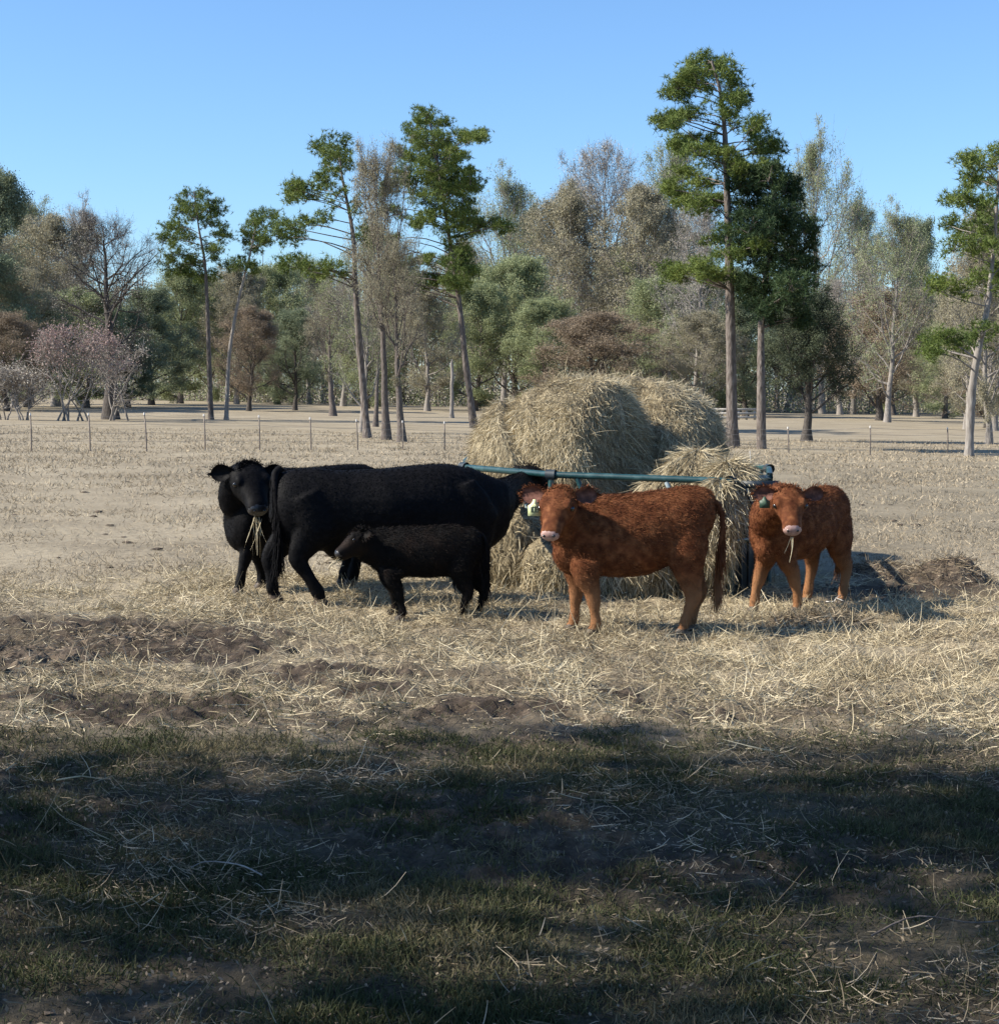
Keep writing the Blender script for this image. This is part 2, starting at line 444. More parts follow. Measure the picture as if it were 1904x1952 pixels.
def pine(trunk_px, clumps, rbase, label, conv, mat='pine', seed=1, group=None, dens=1.0, extra=.5, bark='bark'):
    """a pine whose trunk line and foliage pads are measured from the photograph and given depth"""
    rng = np.random.default_rng(seed)
    cv = lambda z: np.array(conv(*z))
    tp = [cv(p) for p in trunk_px]
    base = ground(*tp[0]); Y = base[1]; sc = F / Y
    root = thing('pine_tree', label, 'pine tree', base, 0, group)
    P = np.array([at(p[0], p[1], Y) for p in tp]) - base
    P[:, 1] += np.cumsum(rng.normal(0, .12, len(P))) - 0
    P[0] = (0, 0, -.15)
    path = smooth_path(P, 40)
    t = np.linspace(0, 1, 40)
    R = rbase * (1 - .82 * t) * (1 + .45 * np.exp(-t * 40)) * (1 + .05 * rng.normal(size=40))
    b = Buf(); tubes(b, path, R, 10)
    cr = Buf()
    k = conv(1, 0)[0] - conv(0, 0)[0]
    limbs = []
    for (zx, zy, rx, ry) in clumps:
        u, v = cv((zx, zy)); ru, rv = rx * k / sc, ry * k / sc
        n_rep = 1 + (rng.random() < extra)
        for q in range(n_rep):
            dep = rng.normal(0, .75 + ru * .5) * (1 if q == 0 else 1.6)
            c = at(u + (rng.normal(0, 6) if q else 0), v + (rng.normal(0, 5) if q else 0), Y + dep) - base
            # limb from the trunk
            zt = c[2] - .12 - abs(rng.normal(0, .2)) - .12 * np.linalg.norm((c - path[int(np.argmin(np.abs(path[:, 2] - c[2])))])[:2])
            i = int(np.argmin(np.abs(path[:, 2] - max(zt, path[0, 2] + .55 * (path[-1, 2] - path[0, 2]) * 0)))); i = max(3, min(38, i))
            s = path[i]
            midp = s * .5 + c * .5 + np.array([rng.normal(0, .1), rng.normal(0, .1), .12 * np.linalg.norm(c - s) * rng.uniform(-.4, .8)])
            limbs.append((smooth_path([s, midp, c], 6), np.linspace(max(.016, min(.055, R[i] * .3)), .012, 6)))
            # sub-lobes
            rz = max(rv, .12)
            nl = max(5, int(11 * dens * ru * rz / .25))
            nl = min(nl, 44)
            lob = rng.normal(size=(nl, 3)); lob = norm(lob) * rng.uniform(.35, 1, (nl, 1)) ** .6
            lob = c + lob * np.array([ru * 1.1, ru, rz * 1.25])
            lob = np.vstack([lob, c[None]])
            for L in lob:
                if rng.random() < .5:
                    limbs.append((smooth_path([c - np.array([0, 0, rz * .5]), (c + L) / 2 + rng.normal(0, .03, 3), L], 6), np.linspace(.018, .006, 6)))
            nt_ = int(15 * dens)
            pts = lob[:, None] + rng.normal(0, 1, (len(lob), nt_, 3)) * np.array([.15, .15, .10])
            needles(cr, pts.reshape(-1, 3), .11, .25, .026, 11, rng, .45)
    tubes(b, np.array([l[0] for l in limbs]), np.array([l[1] for l in limbs]), 4)
    link('trunk', b.mesh('pine_trunk', M[bark], True), root)
    link('crown', cr.mesh('pine_crown', M[mat]), root)
    return root

z7 = lambda x, y: (900.3 + x * .4045, 83.1 + y * .4045)
z6 = lambda x, y: (415.5 + x * .3478, 193.9 + y * .3478)
z5 = lambda x, y: (x * .298, 304.7 + y * .298)
z8 = lambda x, y: (1454.3 + x * .3618, 193.9 + y * .3618)

PINES = 'tall pines in the pasture'
pine([(1225, 1905), (1218, 1500), (1212, 1150), (1205, 900), (1195, 650), (1185, 400), (1160, 230), (1120, 90)],
     [(1110, 90, 110, 40), (1060, 140, 90, 40), (1190, 130, 60, 50), (970, 190, 70, 50), (1080, 190, 80, 40), (1220, 210, 100, 45), (960, 240, 60, 35),
      (1260, 270, 50, 40), (1180, 290, 70, 40), (1010, 330, 60, 30), (900, 360, 55, 28), (950, 370, 40, 20), (1210, 370, 60, 30), (1320, 390, 50, 35),
      (1400, 450, 65, 35), (1330, 460, 50, 35), (1390, 490, 60, 25), (1000, 440, 50, 35), (970, 480, 30, 25), (1100, 480, 80, 45), (1160, 530, 80, 40),
      (1230, 560, 60, 40), (1010, 620, 80, 40), (1090, 640, 80, 50), (930, 690, 50, 25), (1000, 720, 70, 35), (1060, 760, 110, 35), (1150, 740, 60, 50),
      (1300, 580, 90, 45), (1380, 600, 60, 45), (1150, 930, 60, 35), (1260, 930, 80, 35), (1340, 950, 60, 35), (1200, 980, 80, 30), (1010, 1070, 80, 40),
      (1090, 1060, 70, 40), (960, 1090, 40, 30), (1130, 1100, 50, 25), (1200, 860, 50, 40)],
     .21, 'tallest pine, straight bare trunk and open crown of stacked pads, right of the hay bales', z7, 'pine', 3, PINES)
pine([(1362, 1910), (1358, 1600), (1362, 1400), (1370, 1200), (1400, 950), (1420, 700), (1400, 560)],
     [(1300, 650, 100, 60), (1400, 660, 90, 60), (1470, 680, 60, 60), (1330, 760, 110, 60), (1450, 780, 90, 60), (1520, 720, 40, 50), (1300, 860, 100, 60),
      (1420, 880, 110, 60), (1540, 880, 70, 60), (1590, 960, 40, 50), (1350, 980, 90, 60), (1480, 990, 110, 60), (1560, 1050, 60, 50), (1400, 1090, 110, 60),
      (1520, 1130, 80, 60), (1340, 1180, 90, 50), (1440, 1190, 80, 50), (1560, 1200, 40, 60), (1380, 1260, 80, 40), (1300, 1130, 70, 50), (1550, 1290, 20, 40)],
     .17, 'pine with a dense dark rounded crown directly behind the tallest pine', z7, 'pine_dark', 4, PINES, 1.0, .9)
pine([(1405, 1785), (1360, 1450), (1320, 1080), (1280, 820), (1230, 500), (1190, 250), (1150, 60)],
     [(1140, 80, 60, 35), (1190, 110, 60, 35), (1100, 140, 90, 35), (1060, 180, 60, 30), (1250, 120, 40, 25), (1390, 190, 80, 25), (1340, 200, 60, 25), (1440, 180, 35, 20),
      (1170, 210, 110, 45), (1270, 220, 60, 40), (1030, 280, 65, 40), (1120, 290, 90, 45), (1250, 290, 90, 50), (1180, 350, 110, 45), (1020, 400, 80, 45), (960, 440, 70, 40),
      (1090, 430, 100, 50), (1230, 420, 110, 55), (1340, 430, 80, 60), (1390, 470, 40, 50), (920, 490, 40, 30), (1130, 520, 90, 45), (1240, 510, 100, 50), (1340, 540, 70, 50),
      (920, 590, 50, 30), (990, 600, 50, 30), (1170, 640, 70, 40), (1090, 670, 60, 35), (1330, 640, 80, 60), (1380, 680, 60, 40), (1250, 700, 70, 40), (1500, 660, 60, 35),
      (1560, 680, 50, 30), (900, 770, 60, 40), (960, 760, 50, 30), (1310, 760, 70, 45), (1330, 830, 60, 40), (1290, 850, 50, 40), (1150, 870, 60, 30), (1060, 880, 70, 35),
      (980, 900, 60, 45), (960, 960, 60, 45), (1020, 1000, 70, 40), (1110, 1000, 60, 35), (1180, 980, 60, 35), (1260, 980, 60, 40), (1350, 920, 70, 40), (1310, 1000, 60, 40),
      (980, 1060, 40, 40), (1390, 940, 40, 35)],
     .19, 'tall pine leaning left with a full dark green crown, just left of the hay bales', z6, 'pine', 5, PINES)
pine([(820, 1840), (785, 1500), (765, 1200), (750, 950), (745, 800), (725, 650), (690, 480), (670, 380), (650, 220)],
     [(620, 230, 60, 40), (700, 230, 60, 40), (560, 260, 30, 40), (650, 280, 90, 45), (580, 340, 60, 45), (700, 330, 60, 45), (560, 410, 50, 40), (640, 390, 70, 40),
      (410, 460, 40, 35), (470, 470, 40, 35), (400, 520, 35, 30), (480, 530, 60, 40), (560, 480, 50, 40), (760, 560, 40, 50), (370, 680, 90, 45), (320, 740, 50, 40),
      (420, 750, 60, 40), (500, 660, 60, 40), (350, 890, 50, 30), (430, 880, 50, 35), (500, 900, 60, 35), (580, 910, 70, 40), (660, 920, 50, 30), (800, 750, 50, 35),
      (840, 700, 50, 35), (560, 950, 50, 20), (650, 500, 60, 50), (590, 620, 60, 45)],
     .15, 'slender pine with long uneven side branches in the clump of bare trunks', z6, 'pine', 6, PINES, .8, .2)
pine([(45, 1742), (60, 1400), (100, 1150), (140, 980), (175, 850), (210, 700), (250, 620)],
     [(250, 620, 60, 35), (300, 620, 30, 25), (190, 660, 40, 30), (140, 700, 40, 25), (250, 690, 70, 30), (190, 740, 50, 30), (150, 780, 40, 25), (220, 790, 50, 35),
      (270, 760, 30, 25), (100, 890, 40, 30), (150, 870, 50, 30), (190, 900, 35, 35), (160, 910, 40, 20)],
     .12, 'thin pine leaning right with a small tufted crown', z6, 'pine', 7, PINES, .9, .3, 'bark_pale')
pine([(1350, 1660), (1345, 1300), (1335, 900), (1320, 650), (1290, 450), (1260, 210)],
     [(1200, 220, 50, 30), (1290, 220, 60, 35), (1370, 260, 50, 35), (1170, 280, 50, 40), (1260, 300, 90, 40), (1350, 330, 70, 45), (1140, 330, 40, 40), (1230, 370, 80, 40),
      (1340, 400, 70, 40), (1430, 420, 50, 35), (1450, 490, 40, 40), (1380, 470, 50, 35), (1100, 430, 50, 30), (1170, 430, 60, 40), (1040, 500, 50, 25), (1120, 500, 70, 35),
      (1210, 500, 60, 35), (1350, 560, 60, 35), (1100, 600, 80, 40), (1190, 590, 70, 35), (1070, 660, 60, 40), (1160, 680, 70, 40), (1240, 660, 60, 40), (1130, 720, 60, 35),
      (1370, 620, 40, 30), (1380, 740, 40, 35), (1270, 720, 60, 30), (1310, 780, 50, 30)],
     .15, 'straight pine with a rounded crown, farthest left of the tall pines', z5, 'pine', 8, PINES, .9, .4)
pine([(1085, 1868), (1095, 1550), (1120, 1320), (1170, 1100), (1210, 800), (1230, 500), (1260, 200)],
     [(1090, 310, 50, 40), (1160, 330, 70, 50), (1230, 280, 60, 60), (1090, 400, 50, 40), (1180, 420, 80, 50), (1010, 500, 50, 40), (1080, 520, 80, 45), (1180, 540, 90, 50),
      (1250, 480, 60, 60), (980, 650, 60, 35), (1060, 660, 70, 40), (1140, 650, 80, 50), (1000, 770, 70, 40), (1100, 780, 90, 50), (1200, 760, 80, 60), (900, 980, 50, 45),
      (970, 960, 60, 50), (1050, 990, 70, 45), (1130, 950, 80, 50), (1220, 950, 80, 60), (900, 1270, 70, 45), (960, 1230, 60, 40), (1010, 1260, 60, 45), (900, 1320, 50, 30),
      (1060, 1290, 50, 50), (1150, 1200, 80, 60), (1280, 300, 60, 60), (1300, 600, 60, 60), (1300, 850, 80, 60)],
     .15, 'pine with a pale slanting trunk and broad crown at the right edge of the photo', z8, 'pine', 9, PINES, .8, .3, 'bark_pale')

def deciduous(seed, H, W, clear, leafmat, bark, nleaf, lsize, nl=24, nsub=7, ntw=6, r0=.40, leaf_sigma=.55, shape=1.0, fine=True, stems=1):
    """trunk + limbs + twigs, leaves gathered round the twig ends; returns two meshes"""
    rng = np.random.default_rng(seed)
    b = Buf(); cr = Buf()
    zc = H * (clear + 1) / 2; rz = H * (1 - clear) / 2; rx = W / 2
    def env_dist(p, d):
        q = (p - np.array([0, 0, zc])) / np.array([rx, rx, rz]); e = d / np.array([rx, rx, rz])
        a = (e ** 2).sum(); bb = 2 * (q * e).sum(); c = (q ** 2).sum() - 1
        disc = bb * bb - 4 * a * c
        return 0.3 if disc <= 0 else max(.3, (-bb + math.sqrt(disc)) / (2 * a))
    L1, L2, L3 = [], [], []
    tips = []
    for s in range(stems):
        off = rng.normal(0, .5, 2) * (stems > 1)
        lean = rng.normal(0, .05 if stems == 1 else .28, 2)
        K = 12; tt = np.linspace(0, 1, K)
        th = H * .86
        path = np.stack([off[0] + lean[0] * th * tt + np.cumsum(rng.normal(0, .012 * H / 2, K)) * (tt > .1), off[1] + lean[1] * th * tt + np.cumsum(rng.normal(0, .012 * H / 2, K)) * (tt > .1), th * tt - .2 * (tt == 0)], 1)
        rt = r0 * (1 - .9 * tt) * (1 + .5 * np.exp(-tt * 25)) / math.sqrt(stems)
        tubes(b, path, rt, 8)
        n1 = max(4, nl // stems)
        for i in range(n1):
            f = clear * .9 + (1 - clear * .9) * ((i + .5) / n1) ** .9
            f = min(.97, f / .95)
            p = np.array([np.interp(f, tt, path[:, k]) for k in range(3)])
            az = i * 2.4 + rng.normal(0, .4)
            el = rng.normal(.55 + .5 * f, .24) * shape
            d = np.array([math.cos(az) * math.cos(el), math.sin(az) * math.cos(el), math.sin(el)])
            L = env_dist(p, d) * (.5 + .58 * rng.random() ** .7)
            k = np.linspace(0, 1, 6)[:, None]
            pp = p + d * L * k + np.cumsum(rng.normal(0, .035 * L, (6, 3)), 0) * (k > 0) + np.array([0, 0, .1 * L]) * k ** 2
            rl = np.interp(f, tt, rt) * .36 * (1 - .85 * k[:, 0]) + .012
            L1.append((pp, rl))
            for j in range(nsub):
                g = .25 + .75 * (j + rng.random()) / nsub
                q = np.array([np.interp(g, k[:, 0], pp[:, a]) for a in range(3)])
                d2 = norm(d + rng.normal(0, .75, 3) + np.array([0, 0, .25]))
                l2 = min(env_dist(q, d2) * .9, L * rng.uniform(.3, .6)) + .15
                m = np.linspace(0, 1, 4)[:, None]
                p2 = q + d2 * l2 * m + np.cumsum(rng.normal(0, .05 * l2, (4, 3)), 0) * (m > 0)
                r2 = max(.012, np.interp(g, k[:, 0], rl) * .6)
                L2.append((p2, r2 * (1 - .7 * m[:, 0])))
                for w in range(ntw):
                    g2 = .2 + .8 * (w + rng.random()) / ntw
                    q2 = np.array([np.interp(g2, m[:, 0], p2[:, a]) for a in range(3)])
                    d3 = norm(d2 + rng.normal(0, .8, 3) + np.array([0, 0, .3]))
                    l3 = rng.uniform(.35, .6) * l2 + .2
                    e = np.linspace(0, 1, 3)[:, None]
                    p3 = q2 + d3 * l3 * e + rng.normal(0, .06 * l3, (3, 3)) * (e > 0)
                    L3.append((p3, np.array([.016, .011, .006])))
                    tips.append(p3[1]); tips.append(p3[2])
    tubes(b, np.array([x[0] for x in L1]), np.array([x[1] for x in L1]), 5)
    tubes(b, np.array([x[0] for x in L2]), np.array([x[1] for x in L2]), 4)
    tubes(b, np.array([x[0] for x in L3]), np.array([x[1] for x in L3]), 3)
    tips = np.array(tips)
    if fine:
        n4 = 2
        P0 = np.repeat(tips, n4, 0)
        D = norm(rng.normal(size=P0.shape) + np.array([0, 0, .5]) + .6 * norm(P0 - np.array([0, 0, zc])))
        ribbons(b, P0, D, rng.uniform(.25, .8, len(P0)), .016, .25, 2, rng)
    if nleaf:
        # clumps: leaves prefer some tips over others
        wgt = rng.random(len(tips)) ** 2.6
        idx = rng.choice(len(tips), nleaf, p=wgt / wgt.sum())
        P = tips[idx] + rng.normal(0, leaf_sigma, (nleaf, 3)) * np.array([1, 1, .75])
        leaves(cr, P, lsize, rng)
    return b.mesh('tree_trunk', M[bark], True), (cr.mesh('tree_crown', M[leafmat]) if nleaf else None)

TH, TW = 18.0, 12.0
KIND = {
    'bare':   [deciduous(s, TH, TW, .14, 'leaf_bare', 'bark_pale', 9000, .13, 28, 8, 7, leaf_sigma=.3) for s in (101, 102)],
    'tan':    [deciduous(s, TH, TW, .08, 'leaf_tan', 'bark_pale', 60000, .16, 30, 8, 5, leaf_sigma=.32) for s in (111, 112)],
    'olive':  [deciduous(s, TH, TW, .03, 'leaf_olive', 'bark', 95000, .17, 32, 8, 5, leaf_sigma=.36, fine=False) for s in (121, 122)],
    'russet': [deciduous(s, TH, TW, .06, 'leaf_russet', 'bark_dark', 70000, .17, 30, 8, 5, leaf_sigma=.36, fine=False) for s in (131, 132)],
    'ever':   [deciduous(s, TH, TW, .05, 'leaf_ever', 'bark_dark', 95000, .17, 32, 8, 5, leaf_sigma=.36, fine=False) for s in (141, 142)],
    'sparse': [deciduous(s, TH, TW, .12, 'leaf_olive', 'bark_pale', 26000, .14, 28, 8, 6, leaf_sigma=.3) for s in (151, 152)],
}
M['leaf_shaded'] = island_mat('shaded_leaves', [(0.036, 0.049, 0.031), (0.064, 0.079, 0.046), (0.115, 0.128, 0.07)], .7, .15, .25, .5)  # shade on this evergreen is put into its darker leaf colour
KIND['dark'] = [deciduous(171, TH, TW, .20, 'leaf_shaded', 'bark_dark', 90000, .18, 32, 8, 4, r0=.6, leaf_sigma=.4, fine=False)] * 2
KIND['grove'] = [deciduous(s, TH, TW, .34, 'leaf_tan', 'bark', 24000, .13, 22, 8, 6, leaf_sigma=.3, r0=.62) for s in (181, 182)]
KIND['spread'] = [deciduous(191, TH, TW, .20, 'leaf_bare', 'bark_dark', 5000, .12, 30, 8, 7, leaf_sigma=.3, r0=.75, shape=.55)] * 2
KIND['shade'] = [deciduous(s, TH, TW, .16, 'leaf_ever', 'bark_dark', 4600, .36, 13, 4, 4, leaf_sigma=.36, fine=False) for s in (161, 162)]
NAMES = {'bare': 'bare_tree', 'tan': 'oak_tree', 'olive': 'leafy_tree', 'russet': 'oak_tree', 'ever': 'evergreen_tree', 'dark': 'evergreen_tree', 'grove': 'oak_tree', 'spread': 'bare_tree', 'sparse': 'thin_leaved_tree'}
CATS = {'bare': 'bare tree', 'tan': 'oak tree', 'olive': 'leafy tree', 'russet': 'oak tree', 'ever': 'evergreen tree', 'dark': 'evergreen tree', 'grove': 'oak tree', 'spread': 'bare tree', 'sparse': 'thin tree'}
_count = {}
def plant(kind, u, top, hw, Y=None, base_v=None, label='', group='trees of the wood edge', rz=None):
    rng = random.Random(hash((kind, u, top)) & 0xffff if False else int(u * 7 + top * 13))
    if base_v is not None:
        g = ground(u, base_v); Y = g[1]
    X = (u - 952) / F * Y
    base = np.array([X, Y, gz(X) * min(1, 400 / Y)])
    ztop = at(u, top, Y)[2]
    h = ztop - base[2]; w = 2.5 * hw * Y / F
    i = _count.get(kind, 0); _count[kind] = i + 1
    tr, cr = KIND[kind][i % 2]
    root = thing(NAMES[kind], label, CATS[kind], base, rng.uniform(0, 6.28) if rz is None else rz, group)
    root.scale = (w / TW, w / TW, h / TH)
    link('trunk', tr, root)
    if cr: link('crown', cr, root)
    return root

# trees standing in the pasture
PF = 'single trees in the pasture'
plant('dark', 1537, 568, 72, base_v=838, label='dark leafy tree with black trunk and low dense crown, right of the big pines', group=PF)
plant('russet', 1675, 560, 85, base_v=802, label='rusty brown leaved oak with a grey trunk standing alone in the right field', group=PF)
plant('sparse', 1690, 415, 70, Y=118, label='pale thin tree rising behind the rusty oak in the right field', group=PF)
plant('grove', 737, 285, 62, base_v=838, label='tall thin oak with open pale top between the slender pine and the leaning pine', group=PF)
plant('grove', 766, 470, 58, base_v=842, label='brown leaved oak with a forked dark trunk, nearest of the trunk clump', group=PF)
plant('grove', 716, 520, 36, base_v=812, label='thin grey pole-like tree just right of the slender pine', group=PF)
plant('grove', 635, 560, 48, base_v=793, label='small brown tree with a thick dark short trunk left of the slender pine', group=PF)
plant('spread', 212, 402, 84, Y=92, label='big leafless oak with dark spreading limbs behind the pinkish thicket', group=PF)
plant('russet', 475, 590, 52, Y=125, label='rusty brown tree right behind the thin leaning pine', group=PF)
plant('ever', 563, 600, 55, Y=130, label='grey green tree with dark straight trunk behind the left field fence', group=PF)

# the edge of the wood, left to right
WOOD = [
 ('ever', 5, 345, 75, 150, 'tall dull green tree in the far left corner of the wood'),
 ('tan', 108, 425, 90, 135, 'large tan-leaved oak beside the leafless oak on the left'),
 ('tan', 30, 520, 80, 118, 'broad brown oak low at the left edge of the photo'),
 ('russet', 15, 600, 70, 108, 'dark rusty tree behind the pale brush at the left edge'),
 ('ever', 290, 560, 70, 150, 'dark evergreen right of the big leafless oak'),
 ('olive', 345, 520, 60, 165, 'grey green tree left of the straight pine'),
 ('olive', 400, 535, 50, 175, 'olive tree behind the straight pine trunk'),
 ('tan', 452, 515, 55, 165, 'yellowish brown tree behind the thin leaning pine'),
 ('olive', 530, 510, 62, 170, 'pale green tree left of the trunk clump'),
 ('sparse', 590, 500, 55, 180, 'thin grey tree showing sky through it left of the slender pine'),
 ('bare', 655, 540, 60, 160, 'grey twiggy tree behind the slender pine trunk'),
 ('olive', 700, 590, 60, 150, 'dull green tree behind the trunk clump'),
 ('tan', 815, 560, 62, 140, 'brownish tree between the trunk clump and the leaning pine'),
 ('sparse', 960, 350, 72, 178, 'tall pale thin-leaved tree right of the leaning pine'),
 ('olive', 905, 545, 66, 150, 'bright olive tree behind the foot of the leaning pine'),
 ('olive', 985, 500, 78, 155, 'large bright olive tree above the left shoulder of the hay bale'),
 ('tan', 1075, 370, 85, 170, 'tall tan tree above the top of the hay bale'),
 ('bare', 1150, 288, 85, 175, 'tallest twiggy brown-topped tree above the hay bales'),
 ('tan', 1215, 370, 80, 165, 'tan oak left of the tallest pine'),
 ('sparse', 1275, 285, 70, 180, 'tall pale tree peeping out left of the tallest pine crown'),
 ('russet', 1140, 600, 100, 130, 'wide low rust-coloured oak right behind the hay bales'),
 ('olive', 1045, 575, 70, 145, 'grey green bushy tree above the middle of the hay bale'),
 ('olive', 1255, 540, 75, 150, 'grey olive tree above the second hay bale'),
 ('bare', 1320, 400, 65, 140, 'pale-limbed bare tree just left of the tallest pine trunk'),
 ('tan', 1330, 600, 65, 135, 'dull brown tree left of the foot of the tallest pine'),
 ('ever', 1420, 580, 65, 140, 'dark green tree behind the two big pine trunks'),
 ('sparse', 1566, 280, 66, 170, 'tall airy grey green tree right of the dark pine crown'),
 ('sparse', 1625, 395, 55, 175, 'airy pale tree left of the thin tree in the right field'),
 ('bare', 1600, 540, 60, 160, 'grey bare tree behind the dark leafy tree on the right'),
 ('ever', 1745, 435, 48, 165, 'dull green narrow tree right of the rusty oak'),
 ('tan', 1745, 560, 60, 150, 'brown tree behind the right field fence'),
 ('olive', 1800, 620, 55, 145, 'low olive tree left of the right edge pine'),
 ('tan', 1885, 400, 70, 72, 'tan leaved oak mixed into the crown of the right edge pine'),
 ('tan', 1840, 560, 60, 100, 'yellowish oak left of the right edge pine trunk'),
 ('sparse', 690, 440, 60, 74, 'brownish thin oak whose twigs mix with the slender pine crown'),
 ('tan', 1895, 470, 75, 95, 'yellow brown oak behind the pine at the right edge'),
 ('russet', 1880, 640, 60, 105, 'low rusty oak at the right edge of the photo'),
 ('sparse', 60, 395, 70, 155, 'thin pale tree between the far left corner tree and the tan oak'),
 ('bare', 150, 410, 70, 140, 'grey twiggy tree directly left of the big leafless oak'),
 ('olive', 440, 560, 60, 185, 'distant grey green tree between the straight pine and the leaning pine'),
 ('tan', 620, 530, 60, 188, 'distant tan tree behind the short dark trunk'),
 ('olive', 770, 520, 70, 186, 'distant olive tree between the clump and the leaning pine'),
 ('tan', 880, 470, 60, 190, 'distant tan tree behind the leaning pine trunk'),
 ('sparse', 1030, 410, 70, 188, 'distant pale tree left of the tall tan tree'),
 ('bare', 1100, 350, 70, 190, 'distant twiggy tree just left of the tallest brown-topped tree'),
 ('olive', 1190, 480, 75, 186, 'distant green grey tree over the gap between the bales'),
 ('tan', 1290, 440, 65, 186, 'distant tan tree beside the pale peeping tree'),
 ('olive', 1380, 520, 70, 182, 'distant olive tree behind the tallest pine trunk'),
 ('tan', 1500, 560, 60, 186, 'distant brown tree behind the dark pine trunk'),
 ('bare', 1660, 500, 60, 186, 'distant grey tree left of the flat-topped distant pine'),
 ('olive', 1700, 600, 70, 172, 'low olive tree behind the rusty oak trunk'),
 ('tan', 1800, 540, 60, 178, 'distant tan tree between the thin pine and the right edge pine'),
 ('ever', 55, 560, 80, 122, 'low dark bushy tree under the tan oak at the far left'),
 ('olive', 165, 560, 75, 128, 'low grey green tree behind the pinkish thicket'),
 ('ever', 245, 600, 60, 133, 'low dark tree at the right end of the left wood corner'),
 ('ever', -40, 480, 90, 112, 'dark tree past the left edge of the photo'),
 ('tan', -60, 420, 90, 130, 'tan oak past the left edge of the photo'),
 ('olive', 1975, 420, 90, 120, 'olive tree past the right edge of the photo'),
]
for (k, u, top, hw, Y, lab) in WOOD:
    plant(k, u, top, hw, Y=Y, label=lab)

# two small pines far off on the right, one by the left wood
pine([(625, 1640), (628, 1300), (632, 1000), (640, 760)],
     [(600, 740, 60, 40), (690, 720, 60, 40), (540, 790, 60, 35), (640, 790, 70, 40), (700, 800, 60, 40), (560, 850, 50, 35), (700, 880, 60, 35), (500, 800, 30, 30)],
     .14, 'distant pine with a flat green top behind the rusty oak', z8, 'pine', 21, 'distant pines', .5, .2)
pine([(770, 1635), (770, 1300), (772, 1000), (790, 720)],
     [(800, 720, 60, 35), (760, 780, 50, 35), (840, 790, 50, 35), (800, 830, 60, 30), (760, 900, 40, 30), (850, 850, 40, 30)],
     .12, 'distant thin pine right of the flat-topped distant pine', z8, 'pine', 22, 'distant pines', .5, .2)
# trunk with a broken top (no crown of its own) left of the leaning pine
def snag():
    b0 = ground(862, 797); Y = b0[1]
    t = thing('tree_stump', 'tall pale broken-off trunk without branches left of the leaning pine', 'dead trunk', b0)
    H = (797 - 685) * Y / F
    b = Buf(); z = np.linspace(-.1, H, 14)
    rng = np.random.default_rng(5)
    P = np.stack([.03 * rng.normal(size=14).cumsum() * .5, .02 * rng.normal(size=14).cumsum() * .5, z], 1)
    R = .13 * (1 - .25 * np.linspace(0, 1, 14)) * (1 + .5 * np.exp(-np.arange(14) * .9)); R[-1] = .02
    tubes(b, P, R, 9)
    link('trunk', b.mesh('snag', M['bark_pale'], True), t)
    b = Buf(); q = P[9]
    tubes(b, smooth_path([q, q + [.2, .1, .25], q + [.32, .15, .6]], 5), np.linspace(.035, .008, 5), 5)
    link('branch_stub', b.mesh('stub', M['bark_pale'], True), t)
snag()

# pinkish thicket and pale brush at the left
def shrub(u, base_v, top, hw, label, leafmat, bark, seed, nleaf=5000, stems=9, name='shrub'):
    g = ground(u, base_v); Y = g[1]
    H = (base_v - top) * Y / F; W = 2 * hw * Y / F
    tr, cr = deciduous(seed, H, W, .12, leafmat, bark, nleaf, .10, 36, 4, 4, r0=.13, leaf_sigma=.22, stems=stems, fine=False)
    t = thing(name, label, 'shrub', g)
    link('trunk', tr, t)
    if cr: link('crown', cr, t)
shrub(138, 801, 636, 100, 'pinkish twiggy thicket with several pale stems behind the left fence', 'leaf_pink', 'bark_pale', 201, 5000, 8)
shrub(215, 800, 655, 45, 'small grey leafless bush right of the pinkish thicket', 'leaf_bare', 'bark_pale', 202, 600, 6)
shrub(25, 800, 715, 75, 'pale low brush at the left edge of the photo', 'leaf_bare', 'bark_pale', 203, 2500, 10)

